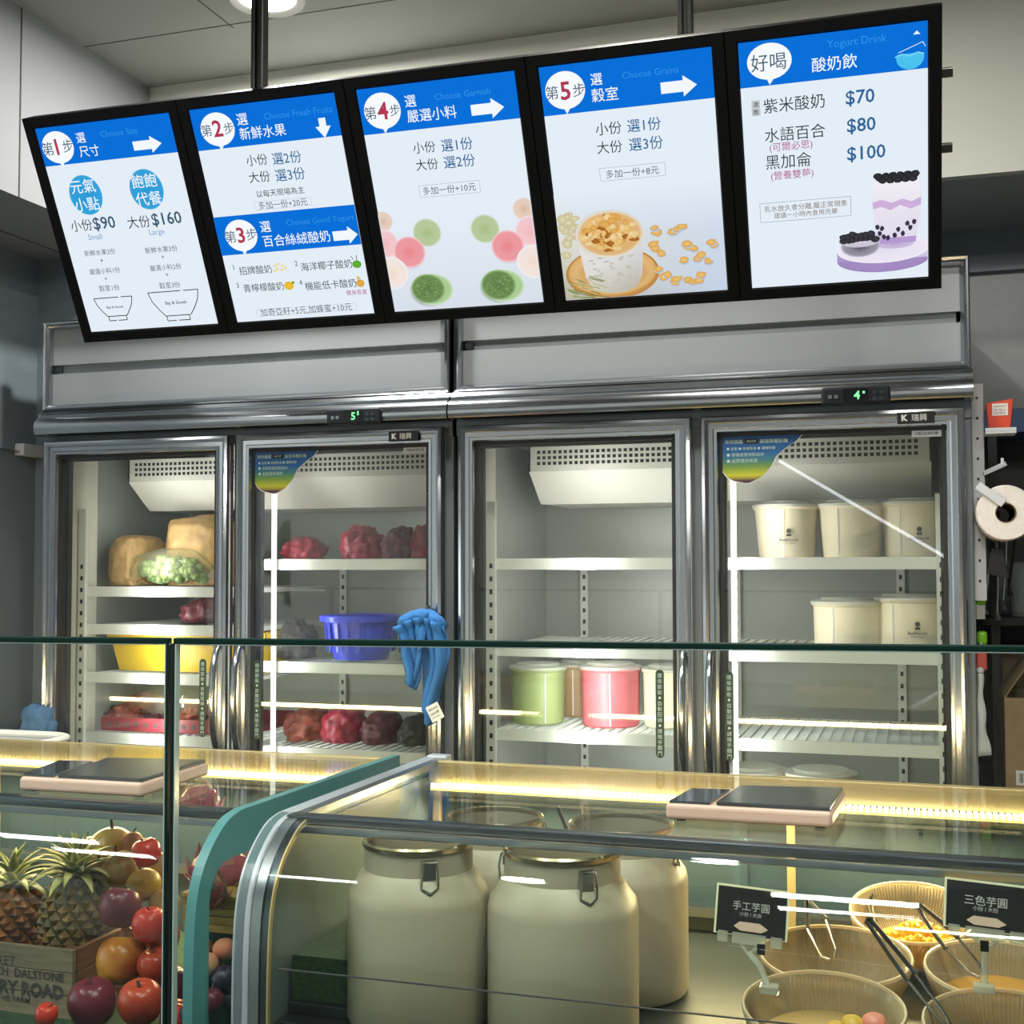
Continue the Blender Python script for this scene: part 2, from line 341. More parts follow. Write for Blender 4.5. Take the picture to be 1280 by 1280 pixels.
def fridge(x0, temp, label, zl, zr, dot):
    t = thing('display_fridge', label, 'fridge', (x0, 0, 0), 'two-door glass display fridges')
    a, b = x0, x0+1.2
    obj('cabinet', G().box(a, a+.03, .012, .71, .06, 2.15).box(b-.03, b, .012, .71, .06, 2.15).box(a+.03, b-.03, .68, .71, .06, 2.15).box(a+.03, b-.03, .012, .71, 2.12, 2.15)
        .box(a+.03, b-.03, .012, .68, .06, .14).box(a+.585, b-.585, .010, .055, .14, 1.86).box(a, b, .004, .03, 1.82, 1.90), M['cabgrey'], t, bevel=.002)
    obj('liner', G().box(a+.03, a+.042, .13, .66, .14, 1.84).box(b-.042, b-.03, .13, .66, .14, 1.84).box(a+.03, b-.03, .655, .675, .14, 1.84).box(a+.03, b-.03, .03, .66, 1.825, 1.84).box(a+.03, b-.03, .03, .66, .14, .20), M['steel'], t)
    for q0, q1 in ((a+.03, a+.048), (b-.048, b-.03)): obj('liner_edge', G().box(q0, q1, .012, .17, .14, 1.825), M['liner'], t, bevel=.003)
    # cooler cover with its pierced grille
    c0, c1 = a+.128, a+1.118
    side = [(.2, 1.825), (.2, 1.742), (.30, 1.668), (.62, 1.668), (.62, 1.825)]
    g = G().prism([(c0, y, z) for y, z in side[1:]+side[:1]], (.004, 0, 0)).prism([(c1-.004, y, z) for y, z in side[1:]+side[:1]], (.004, 0, 0))
    g.prism([(c0, .2, 1.742), (c0, .2, 1.752), (c0, .31, 1.672), (c0, .31, 1.662)], (c1-c0, 0, 0)).box(c0, c1, .31, .62, 1.664, 1.668).box(c0, c1, .2, .204, 1.806, 1.825)
    ev = obj('cooler_cover', g, M['evap'], t)
    g = G(); xs = [c0]; n = 66; p_ = .0143; st = c0+.022
    for i in range(n): xs += [st+i*p_, st+i*p_+.0088]
    xs += [c1]; zs = [1.752, 1.7585, 1.767, 1.773, 1.7815, 1.7875, 1.796, 1.806]
    for X in xs:
        for Z in zs: g.v.append((X, .2, Z))
    nz = len(zs)
    for i in range(len(xs)-1):
        for j in range(nz-1):
            if i % 2 == 1 and j % 2 == 1: continue
            k = i*nz+j; g.f.append((k, k+nz, k+nz+1, k+1))
    obj('grille', g, M['evap'], ev); obj('grille_cavity', G().box(c0+.01, c1-.01, .206, .24, 1.75, 1.81), M['black'], ev)
    for X0, X1, zz in ((a+.062, a+.582, zl), (a+.618, a+1.138, zr)):
        for z in zz: shelf(t, X0, X1, z)
    for X, Y in ((a+.066, .075), (a+.16, .640), (a+.60, .640), (a+1.04, .640), (b-.066, .075)):
        if Y < .1 and (X < a+.1) == False: pass
        s = obj('shelf_upright', G().box(X-.011, X+.011, Y, Y+.012, .25, 1.50 if Y > .1 else 1.66), M['shelfrail'], t)
        g = G()
        for i in range(38): g.box(X-.004, X+.004, Y-.0006, Y+.004, .29+i*.0325, .29+i*.0325+.012)
        obj('slot', g, M['gasket'], s, kind='stuff')
    obj('lamp_tube', G().tube([(a+.672, .068, .25), (a+.672, .068, 1.70)], .007, 10), M['tube'], t, label='lit upright lamp tube')
    door(t, a+.015, a+.589, True, False); door(t, a+.611, a+1.185, False, True)
    # sign box over the doors
    obj('sign_frame', G().frame(a, b, 1.925, 2.175, [(0, .02), (0, -.016), (.003, -.020), (.008, -.016), (.013, -.018), (.017, -.012), (.020, -.004), (.020, .006)]), M['chrome'], t, smooth=True)
    obj('sign_panel', G().box(a+.018, b-.018, .002, .012, 2.056, 2.158), M['panel'], t, label='upper grey sign panel')
    obj('sign_panel', G().box(a+.018, b-.018, .000, .010, 1.943, 2.031), M['panel'], t, label='lower grey sign panel')
    obj('sign_groove', G().box(a+.018, b-.018, .012, .020, 1.94, 2.16), M['groove'], t)
    obj('groove_clip', G().box(a+.022, a+.045, .006, .013, 2.036, 2.052), M['darkalu'], t)
    prof = [(-.002, 1.928), (-.022, 1.924), (-.030, 1.914), (-.026, 1.908), (-.040, 1.902), (-.048, 1.890), (-.050, 1.872), (-.044, 1.860), (-.032, 1.856), (.004, 1.856)]
    g = G(); k = 0
    for X in (a-.003, b+.003):
        for y, z in prof: g.v.append((X, y, z))
    for i in range(len(prof)-1): g.f.append((i, i+1, i+1+len(prof), i+len(prof)))
    g.f += [tuple(range(len(prof)-1, -1, -1)), tuple(range(len(prof), 2*len(prof)))]
    obj('cornice', g, M['chrome'], t, smooth=True)
    ct = obj('controller', G().box(a+.885, a+1.032, -.060, -.044, 1.853, 1.892), M['ctrl'], t, bevel=.006, seg=3, label='black digital temperature controller')
    obj('display_window', G().box(a+.932, a+.985, -.0612, -.0595, 1.858, 1.887), M['blackgloss'], ct)
    for i in (0, 1): obj('button', G().box(a+.900+i*.013, a+.908+i*.013, -.0625, -.059, 1.866, 1.874), M['alu'], ct)
    for i in (0, 1, 2, 3): obj('key', G().box(a+.994+(i % 2)*.014, a+1.003+(i % 2)*.014, -.0615, -.059, 1.860+(i//2)*.013, 1.867+(i//2)*.013), M['darkalu'], ct)
    g = G(); put_text(g, temp, a+.955, 1.872, h=.019, y=-.0620, bold=.02)
    if dot: g.box(a+.9735, a+.9785, -.0622, -.0618, 1.875, 1.880)
    else: g.box(a+.9715, a+.9755, -.0622, -.0618, 1.874, 1.884)
    obj('digit', g, M['digit'], ct, label='lit green temperature digit')
    return t
M['noticegreen'] = mat('notice_green', '#12352b', .4); M['noticetext'] = mat('notice_print', '#b9cfc4', .5)
M['ctrl'] = mat('controller_black', '#20242b', .35); M['digit'] = emis('digit_green', '#7dffa0', 1.6)
fridge(0.0, '5', 'two-door glass fridge holding produce bags and bins, display reading 5, on the left', (1.443, 1.338, 1.204, 1.038), (1.517, 1.246, 1.022), 0)
fridge(1.21, '4', 'two-door glass fridge holding white buckets and pastel tubs, display reading 4, on the right', (1.517, 1.301, 1.092, .86), (1.517, 1.301, 1.092, .86), 1)
# ------------------------------------------------------------------ the five lit menu boards
BO = Vector((.5341, -.7252, 2.422)); BX = Vector((.9998, .0207, .002)).normalized(); BU = Vector((.0076, -.4566, .8897)).normalized(); BYv = BU.cross(BX)
BW, BH = .320, .4438
INK = dict(w='#f4fbff', k='#2b3138', d='#35566f', b='#2f6597', r='#b03a55', c='#2f93e6', g='#4f5a63', m='#b0488a', s='#6d9cc4', n='#7c6a5c')
MENU = [
 [('第', 6, 43, 27, 'd'), ('1', 39, 41, 0, 'r'), ('步', 57, 41, 25, 'd'), ('選', 94, 28, 22, 'w'), ('尺寸', 93, 56, 48, 'w'), ('Choose Size', 154, 26, 87, 'c'), ('元氣', 49, 126, 60, 'w'), ('小點', 48, 164, 60, 'w'), ('飽飽', 197, 128, 60, 'w'), ('代餐', 198, 165, 61, 'w'), ('小份', 24, 207, 53, 'k'), ('$90', 80, 208, 54, 'd'), ('大份', 164, 211, 54, 'k'), ('$160', 223, 211, 71, 'd'), ('Small', 59, 234, 34, 's'), ('Large', 210, 237, 36, 's'), ('新鮮水果2份', 39, 268, 77, 'g'), ('+', 73, 286, 8, 'g'), ('嚴選小料1份', 39, 309, 77, 'g'), ('+', 72, 326, 7, 'g'), ('穀室1份', 52, 347, 51, 'g'), ('新鮮水果3份', 189, 273, 78, 'g'), ('+', 224, 289, 7, 'g'), ('嚴選小料2份', 190, 312, 76, 'g'), ('+', 224, 328, 7, 'g'), ('穀室3份', 202, 351, 51, 'g'), ('Bay & Goods', 58, 391, 42, 'k'), ('Bay & Goods', 206, 391, 52, 'k')],
 [('第', 19, 43, 23, 'd'), ('2', 45, 41, 0, 'r'), ('步', 70, 43, 22, 'd'), ('選', 102, 29, 24, 'w'), ('新鮮水果', 102, 57, 102, 'w'), ('Choose Fresh Fruits', 163, 29, 148, 'c'), ('小份', 104, 110, 47, 'k'), ('選2份', 162, 112, 64, 'b'), ('大份', 102, 144, 47, 'k'), ('選3份', 161, 145, 66, 'b'), ('以每天現場為主', 111, 178, 107, 'k'), ('多加一份+20元', 110, 202, 110, 'g'), ('第', 18, 260, 25, 'd'), ('3', 46, 258, 0, 'r'), ('步', 68, 258, 24, 'd'), ('選', 103, 245, 24, 'w'), ('百合絲絨酸奶', 103, 275, 152, 'w'), ('Choose Good Yogurt', 164, 243, 151, 'c'), ('1', 21, 324, -11, 'd'), ('招牌酸奶', 33, 333, 76, 'k'), ('2', 164, 326, -11, 'd'), ('海洋椰子酸奶', 176, 335, 116, 'k'), ('3', 19, 363, -11, 'd'), ('青檸檬酸奶', 34, 371, 94, 'k'), ('4', 165, 367, -11, 'd'), ('機能低卡酸奶', 177, 376, 116, 'k'), ('健身首選', 267, 396, 46, 'm'), ('加奇亞籽+5元,加蜂蜜+10元', 61, 426, 212, 'g')],
 [('第', 10, 46, 24, 'd'), ('4', 37, 44, 0, 'r'), ('步', 63, 45, 21, 'd'), ('選', 96, 32, 23, 'w'), ('嚴選小料', 96, 60, 101, 'w'), ('Choose Garnish', 158, 30, 111, 'c'), ('小份', 98, 120, 46, 'k'), ('選1份', 156, 121, 64, 'b'), ('大份', 98, 153, 46, 'k'), ('選2份', 156, 153, 64, 'b'), ('多加一份+10元', 104, 204, 110, 'g')],
 [('第', 9, 47, 24, 'd'), ('5', 37, 46, 0, 'r'), ('步', 61, 47, 23, 'd'), ('選', 96, 32, 22, 'w'), ('穀室', 95, 60, 50, 'w'), ('Choose Grains', 156, 31, 103, 'c'), ('小份', 96, 121, 49, 'k'), ('選1份', 156, 121, 63, 'b'), ('大份', 95, 155, 48, 'k'), ('選3份', 156, 155, 64, 'b'), ('多加一份+8元', 107, 205, 101, 'g')],
 [('好喝', 21, 37, 61, 'd'), ('酸奶飲', 126, 51, 77, 'w'), ('Yogurt Drink', 153, 21, 100, 'c'), ('紫米酸奶', 39, 112, 107, 'k'), ('$70', 182, 114, 49, 'b'), ('水語百合', 39, 163, 106, 'k'), ('$80', 183, 162, 49, 'b'), ('(可爾必思)', 46, 186, 76, 'm'), ('黑加侖', 38, 211, 81, 'k'), ('$100', 182, 211, 66, 'b'), ('(營養雙莓)', 46, 237, 76, 'm'), ('乳水放久會分離,屬正常現象', 31, 296, 149, 'n'), ('建議一小時內食用完畢', 48, 309, 114, 'n'), ('激', 21, 107, 10, 'k'), ('推', 20, 120, 10, 'k')]]
for _k, _v in INK.items(): M['ink_'+_k] = emis('print_ink_'+_k, _v)
M['screen'] = emis('screen_white', '#e4eef7', 1.0); M['header'] = emis('screen_blue', '#0a6fd8', 1.0)
def artcol(s): return hx(s)
class Art:                                                         # flat printed shapes with colour per corner, in board millimetres
    def __init__(s): s.g = G(); s.c = []; s.y = -.0030
    def pt(s, u, v): return (u/1000-BW/2, s.y, (BH*1000-v)/1000)
    def disc(s, u, v, ru, rv, c0, c1=None, n=28, mid=None, wob=0, seed=0, clip=True):
        s.y -= .00002; k = len(s.g.v); c0 = artcol(c0); c1 = artcol(c1) if c1 else c0; cm = artcol(mid) if mid else None
        rings = [(.0, c0), (.55, cm or tuple(a+(b-a)*.4 for a, b in zip(c0, c1))), (.85, tuple((a+b)/2 for a, b in zip(cm or c0, c1)) if cm is None else cm), (1, c1)]
        s.g.v.append(s.pt(u, v)); s.c.append(c0)
        for fr_, cc in rings[1:]:
            for j in range(n):
                q = 2*math.pi*j/n; w_ = 1+wob*noise.noise(Vector((math.cos(q)*2+seed, math.sin(q)*2, seed)))
                uu = u+ru*fr_*math.cos(q)*w_; vv = v+rv*fr_*math.sin(q)*w_
                if clip: uu = min(max(uu, 1.0), 319.0); vv = min(max(vv, 1), 442.5)
                s.g.v.append(s.pt(uu, vv)); s.c.append(cc)
        for j in range(n): s.g.f.append((k, k+1+(j+1) % n, k+1+j))
        for r_ in range(2):
            for j in range(n): a = k+1+r_*n+j; b = k+1+r_*n+(j+1) % n; s.g.f.append((a, b, b+n, a+n))
    def poly(s, pts, cols):
        s.y -= .00002; k = len(s.g.v)
        if isinstance(cols, str): cols = [cols]*len(pts)
        for p_, c_ in zip(pts, cols): s.g.v.append(s.pt(*p_)); s.c.append(artcol(c_))
        s.g.f.append(tuple(range(k, k+len(pts))))
    def line(s, pts, w_, col):
        for (a, b), (c_, d) in zip(pts, pts[1:]):
            L = math.hypot(c_-a, d-b) or 1; nx, ny = -(d-b)/L*w_/2, (c_-a)/L*w_/2; s.poly([(a+nx, b+ny), (c_+nx, d+ny), (c_-nx, d-ny), (a-nx, b-ny)], col)
    def box(s, x0, y0, x1, y1, col, w_=.7): s.line([(x0, y0), (x1, y0), (x1, y1), (x0, y1), (x0, y0)], w_, col)
    def bubble(s, u, v, ru, rv): s.poly([(u-8, v+rv*.8), (u+10, v+rv*.8), (u-1, v+rv+9)], '#eef5fb'); s.disc(u, v, ru, rv, '#f6fafd')
    def arrow(s, x0, x1, y, h):
        m_ = x0+(x1-x0)*.62; s.poly([(x0, y-h*.27), (m_, y-h*.27), (m_, y+h*.27), (x0, y+h*.27)], '#f2f8fd'); s.poly([(m_, y-h/2), (x1, y), (m_, y+h/2)], '#f2f8fd')
def art(k):
    A = Art()
    # backlit film: slightly deeper white in the middle, brighter at the edges
    ht = {0: 78.6, 1: 81.3, 2: 86, 3: 87.8, 4: 77.1}[k]
    if k == 0:
        A.bubble(44, 42, 38, 33); A.arrow(222, 289, 57, 34)
        A.disc(80, 145, 39.5, 42, '#2a9ad6', '#3aa6dc'); A.disc(228, 146, 39.5, 42, '#2a9ad6', '#3aa6dc')
        for x0, x1, y0, yb, bx0, bx1, yf in ((30, 127, 369, 411, 54, 103, 421), (168, 292, 365, 419, 199, 259, 430)):
            w_ = (x1-x0)/2; cx = (x0+x1)/2
            A.line([(x0, y0), (x0+w_*1.3, y0)], 1.9, '#22262b'); A.line([(x0+w_*1.42, y0), (x1, y0)], 1.9, '#22262b')
            L = [(x0, y0), (x0+w_*.10, y0+(yb-y0)*.38), (x0+w_*.28, y0+(yb-y0)*.70), (bx0, yb)]; A.line(L, 1.9, '#22262b'); A.line([(2*cx-a, b) for a, b in L], 1.9, '#22262b')
            A.line([(bx0, yb), (bx1, yb)], 1.9, '#22262b'); A.line([(bx0+2, yb), (bx0+2, yf), (bx0+(bx1-bx0)*.4, yf)], 1.9, '#22262b'); A.line([(bx0+(bx1-bx0)*.5, yf), (bx1-2, yf), (bx1-2, yb)], 1.9, '#22262b')
    if k == 1:
        A.bubble(55, 43, 38, 33); A.poly([(277, 44), (292, 44), (292, 62), (277, 62)], '#f2f8fd'); A.poly([(268, 60), (301, 60), (284.5, 82)], '#f2f8fd')
        A.poly([(0, 217), (320, 217), (320, 298), (0, 298)], '#0a6fd8'); A.bubble(55, 259, 37, 33); A.arrow(261, 316, 277, 36)
        A.box(101, 194, 228, 210, '#b9c2cb'); A.box(51, 419, 283, 433.5, '#b9c2cb')
        for i, (a, b) in enumerate(((118, 328), (126, 325), (134, 329), (122, 335), (131, 337), (140, 334), (115, 338))): A.disc(a, b, 3.4, 3.0, '#f1e2a0', '#e7cf74', 10)
        A.disc(302, 338, 10, 8, '#67b52f', '#4a9a2a', 16); A.line([(296, 328), (292, 320)], 1.5, '#3b3f3a'); A.line([(303, 330), (305, 319)], 1.5, '#3b3f3a')
        A.disc(140, 372, 11, 9, '#f3c93a', '#dfa51e', 16); A.disc(151, 366, 4, 3, '#6fae3a', None, 8)
        A.disc(302, 378, 9, 8, '#e8b548', '#cf8f2a', 16); A.poly([(295, 370), (299, 361), (304, 369)], '#e8b548')
    if k == 2:
        A.bubble(47, 44, 38, 34); A.arrow(226, 292, 62, 37); A.box(96, 193, 222, 216, '#9aa4ad')
        A.poly([(0, 240), (320, 240), (320, 443), (0, 443)], ['#e6eef8', '#e6eef8', '#d7dfe9', '#d7dfe9'])
        for u, v, ru, c0, mid, c1 in ((8, 256, 22, '#d9b9a0', '#e5cdbd', '#e6ecf5'), (305, 256, 24, '#d9b9a0', '#e5cdbd', '#e6ecf5'), (98, 286, 31, '#a9bd84', '#b6c99b', '#e2ebf0'), (220, 288, 31, '#a9bd84', '#b6c99b', '#e2ebf0'),
                                    (2, 302, 32, '#f0b9bd', '#f3c6ca', '#f0e2e8'), (313, 300, 32, '#f0b9bd', '#f3c6ca', '#f0e2e8')):
            A.disc(u, v, ru, ru*.95, c0, c1, 30, mid)
        for u, v in ((54, 322), (262, 326)): A.disc(u, v+3, 34, 33, '#c9a9b0', '#dce3ec', 30); A.disc(u, v, 34, 32, '#e8868c', '#f6cdd2', 30, '#eb9aa0')
        for u, v in ((6, 362), (314, 360)): A.disc(u, v, 38, 34, '#f1d9c6', '#eef0f4', 30, '#f2e4dc')
        for u, v, s_ in ((83, 400, 1), (234, 402, 1)):
            A.disc(u, v+5, 43, 33, '#5f7a55', '#cfd9de', 30); A.disc(u+8, v+2, 44, 33, '#9cc487', '#d3e4c8', 30, '#a9cc94'); A.disc(u-2, v, 37, 31, '#5d7b48', '#a5c48c', 30, '#6b8c53')
            for i in range(60):
                q = rnd.random()*6.28; r_ = rnd.random()**.5*31; A.disc(u-2+r_*math.cos(q), v+r_*.8*math.sin(q), 2.6, 1.6, rnd.choice(['#76955f', '#6a8a52', '#85a36e', '#587545']), None, 6)
    if k == 3:
        A.bubble(46, 45, 38, 34); A.arrow(224, 290, 61, 37); A.box(95, 193, 220, 217, '#9aa4ad')
        A.poly([(0, 235), (320, 235), (320, 330), (0, 330)], ['#e3edf7', '#e3edf7', '#cfdbea', '#dcdcd0'])
        A.poly([(0, 330), (320, 330), (320, 443), (0, 443)], ['#dcdcd0', '#cfdbea', '#c4d2e6', '#b9b7a0'])
        for i in range(22): A.disc(8+rnd.random()*34, 275+rnd.random()*95, 7+rnd.random()*6, 5+rnd.random()*5, '#e2dcb8', '#b5ad80', 12, wob=.5, seed=i)
        A.disc(99, 395, 93, 52, '#d8ac6c', '#b9823f', 44); A.disc(99, 392, 87, 46, '#e6c28a', '#d9ab68', 44); A.disc(100, 397, 76, 36, '#c99a58', '#dcb67c', 44)
        A.poly([(36, 322), (168, 322), (158, 400), (146, 425), (120, 434), (84, 434), (58, 424), (46, 400)], ['#e7e5e0', '#dfe3e6', '#cfccc4', '#bdb6a8', '#c8c2b6', '#c8c2b6', '#d6d0c6', '#dedbd5'])
        for i in range(34): A.disc(52+rnd.random()*98, 350+rnd.random()*66, 3+rnd.random()*4, 2, '#b8b4a6', '#d2cec4', 8)
        A.disc(102, 318, 68, 46, '#d9a75e', '#e8e6df', 40, '#dcb478')
        for i in range(95):
            q = rnd.random()*6.28; r_ = rnd.random()**.5; cc = rnd.choice([('#e9b964', '#c98a35'), ('#f1cf8a', '#d9a552'), ('#b5722d', '#8e5422'), ('#f5ddaa', '#dcb26a')])
            A.disc(102+r_*55*math.cos(q), 316+r_*33*math.sin(q), 5+rnd.random()*6, 3.5+rnd.random()*4, cc[0], cc[1], 9, wob=.6, seed=i)
        A.line([(102+67*math.cos(a/24*6.283), 318+47*math.sin(a/24*6.283)) for a in range(25)], .9, '#c9ccca')
        for u, v in ((194, 321), (190, 312), (224, 323), (233, 318), (242, 314), (185, 344), (188, 352), (199, 362), (254, 354), (262, 357), (250, 348), (301, 353), (296, 348), (241, 379), (267, 378), (275, 372), (288, 384), (199, 409), (208, 404), (220, 421), (226, 414), (247, 417), (256, 422), (268, 420), (272, 410), (192, 392)):
            A.disc(u+1, v+3, 10, 6, '#a9b2bd', '#c6d2e2', 9); A.disc(u, v, 8+rnd.random()*3, 5+rnd.random()*2.5, '#efc677', '#c98f3c', 9, wob=.7, seed=u)
        for i in range(36):
            u = 2+rnd.random()*70; v = 395+rnd.random()*42; L = 14+rnd.random()*26; A.line([(u, v), (min(u+L, 318), min(v+L*.35, 441))], 1.6, rnd.choice(['#8c9460', '#a9ad78', '#6f7a48', '#c4c193']))
    if k == 4:
        A.bubble(53, 36, 39, 31)
        A.disc(291, 57, 23, 19, '#4cc3ef'); A.poly([(266, 34), (316, 34), (316, 50), (266, 50)], '#0a6fd8'); A.line([(266, 54), (278, 50), (290, 54), (304, 49), (314, 53)], 2, '#7fd8f5')
        A.line([(272, 47), (312, 33)], 1.2, '#d9eefa'); A.line([(312, 33), (316, 41)], 1.2, '#d9eefa'); A.poly([(296, 20), (308, 20), (302, 14)], '#eaf6fd')
        A.poly([(18, 100), (33, 100), (33, 127), (18, 127)], '#c3c9cf'); A.box(23, 285, 186, 320, '#8f98a0', .8)
        A.disc(241, 405, 82, 24, '#a98fc4', '#9c86bf', 44); A.poly([(159, 386), (319, 386), (319, 406), (159, 406)], ['#b9a3d2', '#d9cde8', '#cdbfe0', '#a58fc6']); A.disc(241, 386, 82, 26, '#e6def0', '#f1ecf6', 44)
        A.disc(262, 379, 34, 8, '#b9a6d3', '#d8cde6', 24)
        gl = [(228, 262), (304, 262), (308, 290), (307, 330), (298, 376), (234, 376), (225, 330), (224, 290)]
        A.poly(gl, ['#f1eff4', '#f1eff4', '#ece8f2', '#e6e0ee', '#e2dbec', '#e2dbec', '#e6e0ee', '#ece8f2'])
        A.poly([(224, 300), (240, 296), (258, 303), (276, 297), (292, 303), (308, 296), (308, 310), (290, 316), (272, 308), (255, 316), (240, 309), (225, 312)], '#cdb0db')
        A.poly([(232, 366), (300, 366), (298, 377), (234, 377)], '#b59bd0')
        for u, v in ((232, 345), (236, 357), (243, 364), (268, 352), (276, 360), (284, 342), (289, 350), (296, 340), (262, 362), (250, 366), (240, 348)): A.disc(u, v, 4, 5, '#2a2430', '#57496b', 10, wob=.4, seed=u)
        for i in range(16): A.disc(234+i*4.3, 258+(i % 3)*4-4, 8, 6, '#3a3a40', '#16161a', 12, wob=.3, seed=i)
        A.disc(201, 378, 35, 20, '#3b3644', '#c9c3d6', 26); A.disc(201, 367, 38, 13, '#d9d5e2', '#b9b3c6', 26)
        for i in range(15): A.disc(172+(i % 8)*8, 362-(i//8)*7+rnd.random()*5, 8, 6, '#45434c', '#17161b', 12, wob=.3, seed=i)
    return A
names = ['leftmost menu board, step 1 with two line-drawn bowls and two blue discs', 'menu board with steps 2 and 3 in two blue bands, second from the left', 'menu board with step 4 over pink and green rice balls',
         'menu board with step 5 over a bowl of granola', 'rightmost menu board headed yogurt drink, with three prices and a purple drink']
PITCHB = .367
for k in range(5):
    o_tl = BO+BX*(PITCHB*k); base = o_tl+BX*(BW/2)-BU*BH
    t = thing('menu_board', names[k], 'menu board', base, 'lit menu boards hung over the fridges', world=False)
    t.matrix_world = Matrix(((BX.x, BYv.x, BU.x, base.x), (BX.y, BYv.y, BU.y, base.y), (BX.z, BYv.z, BU.z, base.z), (0, 0, 0, 1)))
    e = .0232
    obj('frame', G().frame(-BW/2-e, BW/2+e, -e, BH+e, [(0, .040), (0, -.004), (.001, -.006), (e-.003, -.006), (e, -.002), (e, .004)]), M['frameblk'], t)
    obj('back_panel', G().box(-BW/2-e+.002, BW/2+e-.002, .036, .040, -e+.002, BH+e-.002), M['frameblk'], t)
    sc_ = obj('lit_panel', G().box(-BW/2, BW/2, -.001, .004, 0, BH), M['screen'], t)
    ht = {0: .0786, 1: .0813, 2: .086, 3: .0878, 4: .0771}[k]
    obj('header_band', G().box(-BW/2, BW/2, -.0016, -.001, BH-ht, BH), M['header'], sc_, label='blue header band')
    A = art(k); obj('printed_picture', A.g, M['print'], sc_, cols=A.c)
    by = {}
    for s_, u, v, w_, ink in MENU[k]:
        g = by.setdefault(ink, G()); X = u/1000-BW/2; Z = BH-v/1000
        bold = .012 if s_.isascii() and ink in 'kbd' else (.003 if ink in 'wb' and w_/len(s_) > 20 else 0)
        if w_ == 0: put_text(g, s_, X, Z, h=.033, y=-.0045, bold=.02)
        elif w_ < 0: put_text(g, s_, X, Z, h=-w_/1000, y=-.0045)
        else: put_text(g, s_, X, Z, w=w_/1000, y=-.0045, bold=bold)
    for ink, g in by.items(): obj('printed_lettering', g, M['ink_'+ink], sc_)
# the rails behind the boards and the two ceiling poles
def bpt(u, v, back): return BO+BX*u-BU*v+BYv*back
t = thing('board_hanger', 'black poles from the ceiling with steel cross tubes behind the menu boards', 'frame', bpt(.9, 0, .06))
for v in (.095, .225):
    a = bpt(-.0, v, .058); b = bpt(1.832, v, .058); d = BU*.008; e = BYv*.008
    obj('cross_tube', G().prism([a-d-e, a+d-e, a+d+e, a-d+e], b-a), M['sttube'], t, bevel=.001)
for px in (326.5, 858):
    q = at(px, 60, 1, -.62)
    g = G().box(q.x-.0135, q.x-.004, -.64, -.613, 2.34, ZC).box(q.x+.004, q.x+.0135, -.64, -.613, 2.34, ZC).box(q.x-.005, q.x+.005, -.632, -.621, 2.34, ZC)
    obj('pole', g, M['pole'], t, bevel=.002)
    obj('ceiling_plate', G().box(q.x-.04, q.x+.04, -.667, -.587, ZC-.006, ZC), M['pole'], t, bevel=.002)

# ------------------------------------------------------------------ glass guard in front of the counter
ga = at(213.5, 797.5, 2, 1.412); gb = at(1280, 807, 2, 1.412); gd = (gb-ga).normalized(); gn = Vector((-gd.y, gd.x, 0))
def guard_pane(s0, s1, label):
    a = ga+gd*s0; base = Vector(((a+gd*((s1-s0)/2)).x, (a+gd*((s1-s0)/2)).y, 0))
    t = thing('guard_pane', label, 'glass screen', base, 'glass guard panes in front of the counter', world=False); t.rotation_euler.z = math.atan2(gd.y, gd.x)
    L = (s1-s0)/2
    obj('pane', G().box(-L+.003, L-.003, 0, .010, 0, 1.405), M['guard'], t)
    obj('polished_edge', G().box(-L, L, -.0005, .0105, 1.4045, 1.412), M['guardedge'], t, bevel=.0015, label='dark green polished top edge')
    for s in (-1, 1):
        obj('polished_edge', G().box(*sorted((s*L, s*(L-.0030))), -.0005, .0105, 0, 1.4055), M['guardedge'], t, label='dark green polished upright edge')
        obj('bright_edge', G().box(*sorted((s*(L-.0032), s*(L-.0046))), -.001, .011, 0, 1.404), M['edgelight'], t)
    obj('bright_edge', G().box(-L, L, .0, .011, 1.4035, 1.4053), M['edgelight'], t)
guard_pane(-1.4, -.0028, 'clear glass guard pane before the fruit, left of the upright joint')
guard_pane(.0028, 2.4, 'clear glass guard pane before the milk cans, right of the upright joint')
obj('joint', G().box(-.002, .002, .001, .009, 0, 1.405), M['black'], bpy.data.objects['guard_pane.001']).location = (-1.2, 0, 0)
